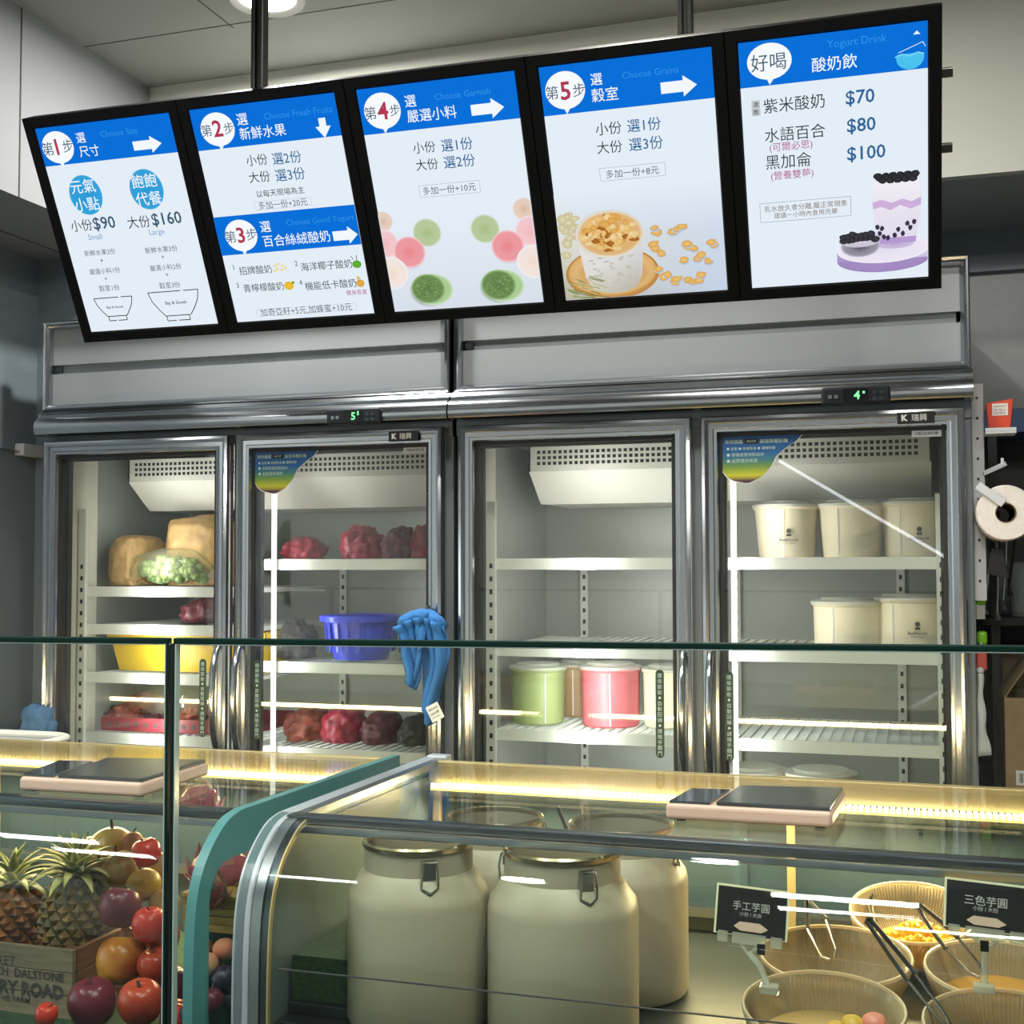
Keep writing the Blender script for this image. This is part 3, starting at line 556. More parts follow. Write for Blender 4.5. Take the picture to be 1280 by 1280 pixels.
# ------------------------------------------------------------------ the two curved glass display cases
PROF = [(-.565, 1.120), (-1.165, 1.124), (-1.205, 1.117), (-1.236, 1.100), (-1.262, 1.078), (-1.283, 1.050), (-1.296, 1.015), (-1.302, .97), (-1.305, .90), (-1.305, .74)]
def smoothed(P, k=3):
    out = [P[0]]
    for i in range(1, len(P)-1):
        p0, p1, p2, p3 = P[i-1], P[i], P[i+1], P[min(i+2, len(P)-1)]
        for j in range(k):
            u = j/k; out.append(tuple(.5*(2*b+(c-a)*u+(2*a-5*b+4*c-d)*u*u+(3*b-a-3*c+d)*u**3) for a, b, c, d in zip(p0 if i > 1 else (p1[0]+.03, p1[1]), p1, p2, p3)))
    return out+[P[-1]]
PROF = smoothed(PROF); ARC = PROF[1:]
def strip(g, x0, x1, prof, th, inward=True):                        # a band following a (y, z) profile, th thick towards the inside
    P = [Vector((0, y, z)) for y, z in prof]; n = len(P); Q = []
    for i in range(n):
        a = P[max(i-1, 0)]; b = P[min(i+1, n-1)]; t_ = (b-a).normalized(); nn = Vector((0, -t_.z, t_.y))
        if not ((nn.y > 0 or nn.z < 0)): nn = -nn
        if i == 0 or i == n-1: nn = nn
        Q.append(P[i]+nn*th)
    k = len(g.v)
    for X in (x0, x1):
        for p in P+Q: g.v.append((X, p.y, p.z))
    m = 2*n
    for i in range(n-1):
        g.f += [(k+i, k+i+1, k+m+i+1, k+m+i), (k+n+i, k+m+n+i, k+m+n+i+1, k+n+i+1), (k+i, k+n+i, k+n+i+1, k+i+1), (k+m+i, k+m+i+1, k+m+n+i+1, k+m+n+i)]
    for i in (0, n-1): g.f.append((k+i, k+m+i, k+m+n+i, k+n+i))
    return g
def inset_profile(d):                                              # closed polygon of the end panel, inset by d on the outer side
    P = [(-.545, .70), (-.545, 1.118-d)]+[(y+d*max(0, min(1, (-1.17-y)/.11)), z-d*max(0, min(1, (z-.95)/.17))) for y, z in PROF[1:]]+[(-1.305+d, .70)]
    return P
def end_panel(t, x0, x1, hole, m, label):
    out = inset_profile(.0)
    if not hole:
        return obj('end_panel', G().prism([(x0, y, z) for y, z in out], (x1-x0, 0, 0)), m, t, label=label, recalc=True)
    # ring: bridge outer outline to the cut-out window, both resampled by angle
    inn = []
    cy0, cy1, cz0, cz1, r_ = -1.262, -.66, .79, 1.057, .055
    for (cy, cz, a0) in ((cy1-r_, cz1-r_, 0), (cy0+r_, cz1-r_, 90), (cy0+r_, cz0+r_, 180), (cy1-r_, cz0+r_, 270)):
        for i in range(7): q = R(a0+i*15); inn.append((cy+r_*math.cos(q), cz+r_*math.sin(q)))
    c = (-.95, .93)
    def ray(poly, q):
        d = (math.cos(q), math.sin(q)); best = None
        for i in range(len(poly)):
            (ax, ay), (bx, by) = poly[i], poly[(i+1) % len(poly)]; ax -= c[0]; bx -= c[0]; ay -= c[1]; by -= c[1]
            den = d[0]*(by-ay)-d[1]*(bx-ax)
            if abs(den) < 1e-12: continue
            tt = (ax*(by-ay)-ay*(bx-ax))/den; uu = (ax*d[1]-ay*d[0])/den
            if tt > 0 and -1e-9 <= uu <= 1+1e-9 and (best is None or tt > best): best = tt
        return (c[0]+d[0]*best, c[1]+d[1]*best)
    qs = sorted({round(math.atan2(z-c[1], y-c[0]), 5) for y, z in out+inn}); n = len(qs); g = G()
    O = [ray(out, q) for q in qs]; I = [ray(inn, q) for q in qs]
    for X in (x0, x1):
        for y, z in O+I: g.v.append((X, y, z))
    for i in range(n):
        j = (i+1) % n
        g.f += [(i, j, n+j, n+i), (2*n+i, 3*n+i, 3*n+j, 2*n+j), (i, 2*n+i, 2*n+j, j), (n+i, n+j, 3*n+j, 3*n+i)]
    e = obj('end_panel', g, m, t, label=label, recalc=True)
    obj('window_pane', G().prism([((x0+x1)/2, y, z) for y, z in inn], (.004, 0, 0)), M['caseglass'], e, recalc=True)
    return e
M['inside'] = mat('case_inside_grey', '#66736d', .4, .2); M['barlight'] = mat('rail_pale', '#aeb5b2', .3, .6)
M['gold'] = mat('led_gold_rail', '#d6bd86', .42, .5); M['deck'] = mat('dark_deck', '#2e3535', .35, .3); M['tealglass'] = glass('dark_teal_glass', '#7d9a9e', 1.4, .35, '#647c86'); M['turf'] = mat('artificial_turf', '#0f2412', .9, col2='#27471f', scale=160)  # gold: warm LED light put into the base colour of rail and posts
def case(x0, x1, deck, label, lp, rp):
    t = thing('display_case', label, 'display case', ((x0+x1)/2, -.93, 0), 'curved glass display cases')
    obj('base', G().box(x0, x1, -1.30, -.545, 0, .70), M['silverplas'], t, bevel=.004)
    obj('deck', G().box(x0+.03, x1-.03, -1.285, -.57, deck-.02, deck), M['deck'], t)
    obj('inner_wall', G().box(x0+.03, x1-.03, -.575, -.565, .70, .86), M['inside'], t)
    # curved front pane and flat top pane
    g = G(); strip(g, x0+.02, x1-.02, [(-1.172, 1.1225)]+ARC[1:], .005); obj('curved_front_glass', g, M['caseglass'], t, smooth=True, recalc=True)
    obj('top_glass', G().box(x0+.03, x1-.03, -1.16, -.59, 1.114, 1.119), M['topglass'], t)
    obj('front_rail', G().box(x0+.018, x1-.018, -1.186, -1.160, 1.110, 1.1245), M['darkalu'], t, bevel=.003)
    obj('reflection_lip', G().box(x0+.03, x1-.03, -1.184, -1.176, 1.098, 1.108), M['alu'], t, bevel=.001)  # strip added for the band that the glass mirrors below the rail
    # rear rail carrying the light strip
    obj('rear_rail', G().box(x0+.02, x1-.02, -.605, -.585, 1.078, 1.119), M['gold'], t, bevel=.002, label='rear rail coloured gold for the glow of the light strip')
    ls = obj('light_strip', G().box(x0+.03, x1-.03, -.622, -.605, 1.066, 1.071), M['ledstrip'], t, label='warm glowing light strip')
    g = G(); n = int((x1-x0-.06)/.0105)
    for i in range(n): g.box(x0+.032+i*.0105, x0+.038+i*.0105, -.6235, -.6185, 1.071, 1.079)
    obj('led_chip', g, M['led'], ls, kind='stuff')
    g = G(); n = int((x1-x0-.06)/.0105)
    for i in range(n): g.box(x0+.032+i*.0105, x0+.0355+i*.0105, -.6065, -.605, 1.080, 1.117)
    obj('led_glint_rib', g, M['gold'], t, kind='stuff')  # thin bars added for the ribbed reflection of the LED chips
    l2 = obj('light_strip', G().box(x0+.03, x1-.03, -.585, -.579, 1.066, 1.070), M['ledstrip'], t, label='second light strip facing the fridges'); g = G()
    for i in range(n): g.box(x0+.032+i*.0105, x0+.038+i*.0105, -.584, -.579, 1.071, 1.079)
    obj('led_chip', g, M['led'], l2, kind='stuff')
    for X in (x0+.035, (x0+x1)/2+.08, x1-.035): obj('rear_post', G().box(X-.007, X+.007, -.603, -.589, .70, 1.078), M['gold'], t, bevel=.001)
    obj('rear_sill', G().box(x0+.02, x1-.02, -.60, -.545, .86, .875), M['alu'], t)
    for i in range(2):
        xa = x0+.04+i*(x1-x0-.08)/2; obj('sliding_pane', G().box(xa, xa+(x1-x0-.08)/2, -.583+i*.008, -.579+i*.008, .876, 1.060), M['tealglass'], t)
    if lp: end_panel(t, x0, x0+.014, False, M['teal'], 'solid teal left end panel'); obj('end_lining', G().prism([(x0+.0145, y, z) for y, z in inset_profile(.03)], (.002, 0, 0)), M['inside'], t, recalc=True)
    if rp: end_panel(t, x1-.016, x1, True, M['teal'], 'teal right end panel with a window cut in it')
    return t
case(-.75, 1.292, .735, 'curved glass display case full of fruit and crates, left of the upright glass joint', False, True)
rc = case(1.358, 2.62, .83, 'curved glass display case holding milk cans and ribbed bowls', True, False)
# the aluminium trim round the left end of the right case
g = G(); strip(g, 1.355, 1.381, PROF, .012); obj('end_trim', g, M['silverplas'], rc, recalc=True, smooth=True, label='pale grey curved trim')
g = G(); strip(g, 1.3812, 1.397, [(y+.0012, z-.0012) for y, z in PROF], .012); obj('end_trim', g, M['alu'], rc, recalc=True, smooth=True, label='darker brushed curved trim')
g = G(); strip(g, 1.3972, 1.409, [(y+.004, z-.003) for y, z in ARC], .010); obj('end_trim', g, M['darkalu'], rc, recalc=True, smooth=True, label='dark inner curved trim')
g = G(); strip(g, 1.4092, 1.4115, [(y+.002, z-.002) for y, z in ARC], .008); obj('end_trim', g, M['gold'], rc, recalc=True, smooth=True, label='thin gold glass edge')
obj('top_trim', G().box(1.36, 1.404, -.575, -.545, 1.06, 1.125), M['silverplas'], rc, bevel=.004)
obj('glass_seam', G().box(1.43, 2.60, -1.3085, -1.3055, .9355, .9372), M['seam'], rc, label='thin seam across the front glass')
obj('inner_ledge', G().box(1.39, 2.6, -1.29, -1.20, .70, .80), M['inside'], rc, bevel=.004)
obj('turf', G().box(1.385, 1.50, -1.18, -.60, .831, .915), M['turf'], rc, kind='stuff', label='strip of green artificial turf')
for i, (y, z) in enumerate(((-1.275, .815), (-1.235, .835), (-1.195, .85))): obj('step_ledge', G().box(1.385, 1.53, y, y+.036, .78, z), M['darkalu'], rc, bevel=.002)
lc = bpy.data.objects['display_case']
obj('turf', G().box(-.7, 1.27, -1.28, -.60, .736, .742), M['turf'], lc, kind='stuff', label='green artificial turf floor')

# ------------------------------------------------------------------ milk cans
M['canrim'] = mat('can_rim_steel', '#cdbd94', .25, 1); M['caninside'] = mat('can_inside', '#b8a67e', .35, .6)
def can(loc, label, latches, z0=.83, H=.262, k=1.0, bare=False):
    t = thing('milk_can', label, 'can', loc, 'cream enamel milk cans', world=False)
    r, nr = .116*k, .089*k
    prof = [(r-.012, 0), (r-.004, .003), (r, .012), (r, H-.082), (r-.003, H-.068), (r-.012, H-.056), (nr+.008, H-.046), (nr, H-.038), (nr, H-.002)]
    obj('body', G().lathe(prof+[(nr-.003, H-.002), (nr-.003, H-.04), (r-.01, H-.07), (r-.01, .01), (.0001, .01)], 56), M['cream'], t, smooth=True)
    obj('rim', G().lathe([(nr-.004, H-.004), (nr-.004, H+.002), (nr+.001, H+.004), (nr+.004, H+.001), (nr+.003, H-.005), (nr-.001, H-.006)], 56, cap=False), M['canrim'], t, smooth=True, label='polished steel rim')
    obj('milk_surface', G().lathe([(.0001, H-.062), (r-.02, H-.062)], 40, cap=False), M['caninside'], t)
    for a in latches:
        q = R(a); mtx = Matrix.Rotation(q, 3, 'Z')
        def P(x, y, z): return mtx @ Vector((x, y, z))
        g = G().box(nr-.001, nr+.004, -.011, .011, H-.040, H-.012).box(nr+.004, nr+.008, -.008, .008, H-.030, H-.016); g.xf(mtx)
        l = obj('latch', g, M['steelbr'], t, bevel=.001, label='steel toggle latch')
        obj('wire_loop', G().tube([P(nr+.009, -.010, H-.014), P(nr+.012, -.012, H-.030), P(nr+.010, -.012, H-.050), P(nr+.016, 0, H-.056), P(nr+.010, .012, H-.050), P(nr+.012, .012, H-.030), P(nr+.009, .010, H-.014)], .0018, 6, closed=True), M['steelbr'], l, smooth=True)
    return t
can((1.578, -1.150, .83), 'cream milk can with a steel latch, front left beside the turf', (-58, 130), k=.905)
can((1.797, -1.140, .83), 'cream milk can with a steel latch, front row, left of the black sign', (-52, 175), k=.935)
can((1.625, -.935, .83), 'cream milk can mostly hidden behind the two front cans', (150, 40), H=.258, k=.86)
can((1.836, -.930, .83), 'cream milk can in the back row, right side showing past the front can', (-8, 190), H=.258, k=.9)
# ladle and dipper standing between the back cans
def stick(name, label, pts, r, m, cat, grp=None, extra=None):
    t = thing(name, label, cat, tuple(pts[0]), grp); obj('handle', G().tube(pts, r, 8), m, t, smooth=True)
    return t
ld = stick('ladle', 'dark handled ladle standing between the two back cans', [(1.738, -.80, .836), (1.734, -.86, 1.04), (1.722, -.90, 1.105)], .0035, M['black'], 'ladle')
obj('bowl', G().lathe([(.0001, 0), (.016, .004), (.024, .016), (.0245, .018), (.0225, .018), (.015, .006), (.0001, .002)], 20, (1.738, -.80, .833)), M['steelbr'], ld, smooth=True)
ld = stick('steel_dipper', 'steel dipper with a thick round handle beside the ladle', [(1.790, -.760, .836), (1.765, -.84, 1.045), (1.757, -.87, 1.105)], .006, M['steelbr'], 'dipper')
obj('bowl', G().lathe([(.0001, 0), (.016, .004), (.022, .014), (.0225, .016), (.0205, .016), (.015, .006), (.0001, .002)], 20, (1.790, -.76, .833)), M['steelbr'], ld, smooth=True)

# ------------------------------------------------------------------ ribbed bowls with toppings
M['ribglass'] = glass('ribbed_bowl_glass', '#dccfb2', 1.5, .42, '#d0bd94', .08); M['bowlrim'] = glass('bowl_rim_glass', '#fff3d8', 1.5, .5, '#fff0cf', .05)
M['syrup'] = mat('amber_syrup', '#b5863c', .45, 0, spec=.4); M['milkfill'] = mat('tan_pudding', '#bd9c64', .5)
def bowl(x, y, z, r, tilt, label, fill, fillm):
    t = thing('ribbed_bowl', label, 'bowl', (x, y, z), 'ribbed glass bowls', world=False); t.rotation_euler = (R(tilt), 0, 0)
    pr = [(.45*r, 0), (.62*r, .006), (.80*r, .03), (.92*r, .058), (.985*r, .084), (.965*r, .084), (.90*r, .06), (.77*r, .034), (.58*r, .011), (.0001, .010)]
    obj('bowl_wall', G().lathe(pr, 440, rib=.022, nr=110), M['ribglass'], t, smooth=2)
    obj('rim', G().lathe([(.965*r, .083), (.97*r, .088), (.995*r, .088), (1.0*r, .083)], 64, cap=False), M['bowlrim'], t, smooth=True)
    zz = {1: .016, 2: .024, 3: .040}[fill]; rr = {1: .60, 2: .68, 3: .80}[fill]*r
    obj('filling', G().lathe([(.0001, zz), (rr, zz), (rr*.82, .014), (.0001, .0125)], 48), fillm, t, smooth=True)
    return t
ZB = .832
bowl(2.163, -1.165, ZB, .106, 7, 'ribbed bowl of pink and yellow sweets, in front under the black sign', 3, M['milkfill'])
bowl(2.392, -1.170, ZB, .106, 7, 'ribbed bowl of tan pudding, in front under the right-hand sign', 3, M['milkfill'])
bowl(2.165, -.935, ZB, .112, 6, 'ribbed bowl of amber syrup behind the bowl of sweets', 2, M['syrup'])
bowl(2.398, -.935, ZB, .108, 6, 'ribbed bowl behind the right-hand sign, rightmost of the middle row', 3, M['syrup'])
bowl(2.275, -.715, ZB+.02, .100, 14, 'ribbed bowl of sweetcorn in the back row', 2, M['syrup'])
def piece(name, x, y, z, g, m, label, cat, grp): return single(name, g, m, label, cat, (x, y, z), grp, smooth=True)
M['corn'] = mat('sweetcorn_yellow', '#f0bd2c', .35, sub=.1); M['pinksweet'] = mat('pink_sweet', '#d98a78', .4, sub=.1); M['yellowsweet'] = mat('yellow_sweet', '#d8b04a', .4, sub=.1)
g0 = lump(.0078, .0066, .0075, 3, .12, 2, 1)
for i in range(64):
    q = rnd.random()*6.28; rr = rnd.random()**.5*.052; dx, dy = rr*math.cos(q), rr*.6*math.sin(q)
    X, Y = 2.285+dx, -.745+dy
    piece('corn_kernel', X, Y, .898+.25*(Y+.715)+rnd.random()*.014+.012*(1-rr/.05), g0, M['corn'], 'yellow sweetcorn kernel heaped in the back bowl', 'corn', 'sweetcorn kernels in the back bowl')
for px, py, m_, lb, k in ((1093, 1279, 'pinksweet', 'pink round sweet in the front bowl', .017), (1066, 1281, 'yellowsweet', 'yellow round sweet left of the pink one', .016), (1045, 1286, 'yellowsweet', 'yellow round sweet at the far left of the front bowl', .013), (1112, 1292, 'yellowsweet', 'yellow round sweet half below the frame, right of the pink one', .014), (1078, 1300, 'pinksweet', 'pink round sweet low in the middle of the front bowl', .015)):
    q_ = at(px, py, 1, -1.150-.0015*(py-1279)); piece('sweet', q_.x, q_.y, q_.z, lump(k, k, k*.8, px, .06, 2, 3), M[m_], lb, 'sweet', 'round sweets in the front bowl')
def tongs(p_hinge, p_tip, spread, label, dark=.55, rad=.0028):
    t = thing('tongs', label, 'tongs', p_tip, 'tongs resting in the bowls'); H = Vector(p_hinge); T = Vector(p_tip); d = (T-H); L = d.length; d.normalize()
    s = d.cross(Vector((0, -1, .25))).normalized()
    for sg in (-1, 1):
        a = H+s*sg*.003; b = H+d*L*.30+s*sg*spread*.8; c = H+d*L*dark+s*sg*spread; e = H+d*L*.9+s*sg*spread*.75; f = T+s*sg*spread*.3
        l = obj('arm', G().tube([c, e, f], [rad*.8, rad*.8, rad], 6), M['steelbr'], t, smooth=True, label='bare steel arm')
        obj('grip', G().tube([a, b, c], rad*1.15, 8), M['black'], l, smooth=True, label='dark plastic grip')
    obj('hinge', G().tube([H-s*.006, H-d*.004, H+s*.006], rad*1.1, 8), M['black'], t, smooth=True)
def A3(px, py, Y): return tuple(at(px, py, 1, Y))
tongs(A3(1087, 1152, -1.08), A3(1186, 1283, -1.17), .007, 'tongs with long dark grips lying over the front right bowl')
tongs(A3(1149, 1133, -.86), A3(1226, 1220, -.98), .012, 'tongs with a wide dark loop leaning in the middle right bowl')
tongs(A3(1010, 1128, -.84), A3(1040, 1199, -.96), .016, 'wide open tongs standing in the syrup bowl', .4)
tongs(A3(1086, 1114, -.66), A3(1094, 1165, -.72), .004, 'narrow steel tongs standing in the sweetcorn bowl', .1)

# ------------------------------------------------------------------ price cards in clear clips
M['card'] = mat('black_card', '#1c1a1d', .4); M['cardedge'] = mat('cream_card_edge', '#efe3bd', .5); M['chalk'] = mat('chalk_print', '#c9c4bd', .6); M['dishp'] = mat('dish_print', '#d9b7a0', .5)
M['acryl'] = glass('clear_acrylic', '#e9ece6', 1.5, .28, '#e8e2cf', .05)
def card(px, py, Y, w_, h_, roll, text, label, foot, yaw=0):
    c = at(px, py, 1, Y); t = thing('sign_card', label, 'sign', foot, 'black name cards in clear clips', world=False)
    mtx = Matrix.Translation(c-Vector(foot)) @ Matrix.Rotation(R(yaw), 4, 'Z') @ Matrix.Rotation(R(-12), 4, 'X') @ Matrix.Rotation(R(roll), 4, 'Y')
    def add(nm, g, m, par=t, **k): return obj(nm, g.xf(mtx), m, par, **k)
    cd_ = add('card', G().box(-w_/2, w_/2, 0, .0012, -h_/2, h_/2), M['cardedge'])
    add('card_face', G().box(-w_/2+.0028, w_/2-.0028, -.0006, 0, -h_/2+.0015, h_/2-.0028), M['card'], cd_)
    g = G(); put_text(g, text, -w_*.26, h_*.10, w=w_*.50, y=-.0012); put_text(g, '小份 / 大份', -w_*.16, -h_*.06, w=w_*.30, y=-.0012); add('lettering', g, M['chalk'], cd_)
    g = G(); pts = [(-.46, -.1), (-.30, .5), (.25, .5), (.48, -.1), (.30, -.55), (-.28, -.55)]
    g.v = [(x*w_*.50, -.0012, -h_*.30+z*h_*.17) for x, z in pts]; g.f = [tuple(range(5, -1, -1))]; add('dish_picture', g, M['dishp'], cd_)
    for a, b in ((-.44, -.30), (-.24, .22), (.28, .44)): add('clip', G().box(a*w_, b*w_, -.004, .004, -h_/2-.010, -h_/2+.004), M['acryl'], bevel=.001, label='clear acrylic clip')
    top = mtx @ Vector((0, 0, -h_/2-.010)); fo = Vector((0, 0, 0))
    obj('clip_stem', G().tube([mtx @ Vector((-.014, 0, -h_/2-.008)), mtx @ Vector((0, 0, -h_/2-.022)), mtx @ Vector((.014, 0, -h_/2-.008))], .003, 8).tube([mtx @ Vector((0, 0, -h_/2-.020)), top*.5+Vector((0, 0, .004)), fo+Vector((0, 0, .004))], .0045, 8), M['acryl'], t, smooth=True, label='clear acrylic stem')
    obj('clip_foot', G().box(-.012, .012, -.010, .010, 0, .010), M['acryl'], t, bevel=.002)
    obj('clip_screw', G().box(-.005, .005, -.0125, -.0095, .03, .043).xf(Matrix.Translation(top*.35)), M['black'], t)
f1 = at(962, 1241, 1, -1.262); f2 = at(1230, 1240, 1, -1.245)
card(939.5, 1140, -1.225, .095, .063, 3, '手工芋圓', 'black card with white writing and a dish picture, clipped left over the sweets bowl', tuple(f1))
card(1233, 1133, -1.215, .100, .060, 3, '三色芋圓', 'black card with white writing and a dish picture, clipped right over the tan pudding', tuple(f2))

# ------------------------------------------------------------------ the two weighing scales on the glass tops
M['scalebody'] = mat('pinkish_scale_body', '#d8b9a4', .45); M['scalescreen'] = mat('scale_glass', '#39434a', .12, coat=1); M['scaleplate'] = mat('scale_plate', '#5c6063', .2, .7)
def scale(pts, label, z):
    P = [at(x, y, 2, z) for x, y in pts]; c = sum(P, Vector((0, 0, 0)))/4
    t = thing('weighing_scale', label, 'scale', (c.x, c.y, 1.1195), 'weighing scales on the glass tops')
    q = [(p.x, p.y, 1.123) for p in P]
    obj('scale_body', G().prism(q, (0, 0, z-.004-1.123)), M['scalebody'], t, bevel=.006, seg=3)
    def quad(u0, u1, v0, v1, z0, th):
        def L(u, v): p = P[0].lerp(P[3], u).lerp(P[1].lerp(P[2], u), v); return (p.x, p.y, z0)
        return G().prism([L(u0, v0), L(u1, v0), L(u1, v1), L(u0, v1)], (0, 0, th))
    obj('display_glass', quad(.015, .27, .04, .80, z-.004, .004), M['scalescreen'], t, bevel=.0015)
    obj('weighing_plate', quad(.31, .985, .03, .97, z-.004, .006), M['scaleplate'], t, bevel=.0015, label='square steel weighing plate')
    for u, v in ((.08, .12), (.92, .12), (.92, .88), (.08, .88)):
        p = P[0].lerp(P[3], u).lerp(P[1].lerp(P[2], u), v); obj('foot', G().lathe([(.008, 1.1195), (.008, 1.124)], 12, (p.x, p.y, 0)), M['black'], t)
scale([(831, 1001), (868, 981), (1057, 985), (1040, 1012)], 'pinkish weighing scale with a steel plate, on the glass top beside the black sign card', 1.150)
scale([(24, 968), (80, 946), (262, 950), (176, 976)], 'pinkish weighing scale with a grey plate, on the glass top over the fruit', 1.150)
# ------------------------------------------------------------------ tubs and buckets in the right fridge
M['frost'] = glass('frosted_lid', '#f0f0ea', 1.4, .45, '#e6e6de', .1)
def bucket(x, y, z, r, h, colm, label, lid=True, seam=.0, logo=False, taper=.84, group='white buckets in the right fridge', sx=1.0):
    t = thing('lidded_bucket', label, 'bucket', (x, y, z), group, world=False)
    g = G().lathe([(.0001, 0), (r*taper-.004, 0), (r*taper, .004), (r*.97, h-.012), (r, h-.010), (r+.003, h-.004), (r+.001, h), (r-.003, h-.002), (r-.005, h-.010), (r*taper-.004, .006)], 44)
    obj('body', g, colm, t, smooth=True)
    if lid: obj('lid', G().lathe([(r+.0035, h-.006), (r+.004, h+.001), (r-.004, h+.004), (r*.80, h+.003), (r*.76, h+.010), (.0001, h+.011)], 44, cap=False), M['frost'], t, smooth=True, label='translucent lid')
    obj('seam_line', G().prism([(-.0012+seam*r, -r*math.sqrt(1-seam*seam)*taper-.0012, .006), (.0012+seam*r, -r*math.sqrt(1-seam*seam)*taper-.0012, .006), (.0012+seam*r, -r*math.sqrt(1-seam*seam)*.97-.0012, h-.014), (-.0012+seam*r, -r*math.sqrt(1-seam*seam)*.97-.0012, h-.014)], (0, .002, 0)), M['white'], t)
    if logo:
        g = G(); fy = -r*(taper+.97)/2-.0045; xo = .012
        g.v += [(xo+.006*math.cos(i/10*6.283), fy, h*.50+.006*math.sin(i/10*6.283)) for i in range(10)]; g.f.append(tuple(range(9, -1, -1)))
        g.box(xo-.006, xo+.006, fy-.0002, fy, h*.50-.013, h*.50-.0075)
        put_text(g, 'Bay&Goods', xo-.022, h*.50-.022, w=.044, y=fy, bold=.02); put_text(g, 'fresh yogurt', xo-.014, h*.50-.030, w=.03, y=fy)
        obj('printed_mark', g, M['ink_k2'], t, label='small dark shop mark')
    return t
M['ink_k2'] = mat('dark_print', '#3c3634', .6)
M['greentub'] = mat('green_tub', '#95a26c', .45); M['pinktub'] = mat('pink_tub', '#c05f68', .45); M['peachtub'] = mat('peach_tub', '#a98660', .5); M['ivory'] = mat('ivory_tub', '#d8cfb6', .4)
zt_ = 1.517
def fx(px, Y, z): return at(px, 640, 1, Y).x
bucket(fx(983, .24, 0), .24, zt_, .079, .128, M['tub'], 'white bucket with a dark shop mark, leftmost on the top shelf of the right fridge', logo=True)
bucket(fx(1064, .24, 0), .24, zt_, .079, .128, M['tub'], 'plain white bucket between the two marked ones on the top shelf', seam=-.35)
bucket(fx(1142, .24, 0), .24, zt_, .078, .130, M['tub'], 'white bucket with a dark shop mark, rightmost on the top shelf of the right fridge', logo=True, seam=-.4)
bucket(fx(1061, .27, 0), .27, 1.302, .090, .108, M['tub'], 'low plain white bucket on the second shelf, left of the marked one', taper=.95, seam=-.4, group='white buckets in the right fridge')
bucket(fx(1138, .26, 0), .26, 1.302, .087, .118, M['tub'], 'low white bucket with a dark shop mark on the second shelf of the right fridge', taper=.95, logo=True, seam=-.5)
bucket(fx(672, .24, 0), .24, 1.092, .072, .145, M['greentub'], 'pale green tub on the third shelf of the right fridge', taper=.93, seam=.5, group='pastel tubs on the third shelf', lid=True)
bucket(fx(762, .24, 0), .24, 1.092, .078, .150, M['pinktub'], 'pink tub between the green and the cream tub', taper=.93, seam=.2, group='pastel tubs on the third shelf')
bucket(fx(836, .26, 0), .26, 1.092, .070, .146, M['ivory'], 'cream tub right of the pink one, behind the notice strip', taper=.93, seam=-.2, group='pastel tubs on the third shelf')
bucket(fx(722, .42, 0), .42, 1.092, .060, .140, M['peachtub'], 'dull tan tub behind the green and pink tubs', taper=.93, group='pastel tubs on the third shelf')
bucket(fx(938, .25, 0), .25, .861, .085, .135, M['ivory'], 'cream tub with a clear lid on the low shelf, next to the door edge', taper=.93, group='cream tubs on the low shelf')
bucket(fx(1022, .25, 0), .25, .861, .085, .135, M['ivory'], 'cream tub with a clear lid on the low shelf, away from the door edge', taper=.93, group='cream tubs on the low shelf')
# ------------------------------------------------------------------ produce in the left fridge
M['kraft'] = mat('kraft_bag', '#94774a', .7, 0, .5, 30, .2); M['bagfilm'] = glass('plastic_film', '#eef0df', 1.4, .10, '#c9cbb0', .12)
M['grape'] = mat('green_grape', '#6f8450', .35, sub=.03); M['redbag'] = mat('dark_red_bag', '#54202a', .45, 0, .8, 40, .3); M['crimson'] = mat('crimson_bag', '#861a30', .4, 0, .8, 40, .3)
M['brick'] = mat('brown_red_fruit', '#7d3a2a', .5, 0, .7, 40, .35); M['yellowbin'] = mat('yellow_plastic', '#bb9a1c', .45); M['blueplastic'] = mat('blue_plastic', '#2f3fd0', .3)
M['darkbag'] = mat('dark_bag', '#3a3634', .5, 0, .6, 26, .3); M['leaf'] = mat('leaf_green', '#5d7a3c', .6, 0, .5, 30, .3)
def bag(name, px, py, Y, z, rx, ry, rz, m, label, cat, seed, amp=.22, fr=3.0, group=None, fl=.25, sub=4, sq=1.0):
    c = at(px, py, 1, Y); g = lump(1, 1, 1, seed, amp, fr, sub, fl); g.v = [tuple(math.copysign(abs(q)**sq, q)*k_ for q, k_ in zip(v, (rx, ry, rz))) for v in g.v]; mn = min(v[2] for v in g.v); g.v = [(a, b, c_-mn) for a, b, c_ in g.v]
    return single(name, g, m, label, cat, (c.x, Y, z), group, smooth=2)
bag('paper_bag', 262, 690, .30, 1.445, .105, .12, .118, M['kraft'], 'crumpled brown paper bag behind the grapes, top of the left fridge', 'bag', 1, .13, 2.2, sq=.55, sub=5)
bag('paper_bag', 174, 710, .24, 1.445, .052, .10, .085, M['kraft'], 'smaller brown paper bag at the left end of the top shelf', 'bag', 2, .13, 2.4, sq=.55, sub=5)
t = thing('grape_bag', 'clear perforated bag of green grapes on the top shelf of the left fridge', 'bag', tuple(at(215, 730, 1, .17).xy)+(1.445,))
bx = t.location.x
g = lump(.128, .060, .062, 5, .12, 2.6, 4, .35, (bx, .165, 1.488)); obj('bag_film', g, M['bagfilm'], t, smooth=2, label='clear plastic film')
k = 0; GRAPE = lump(.0125, .0125, .0125, 3, .03, 2, 2, c=tuple(t.location))
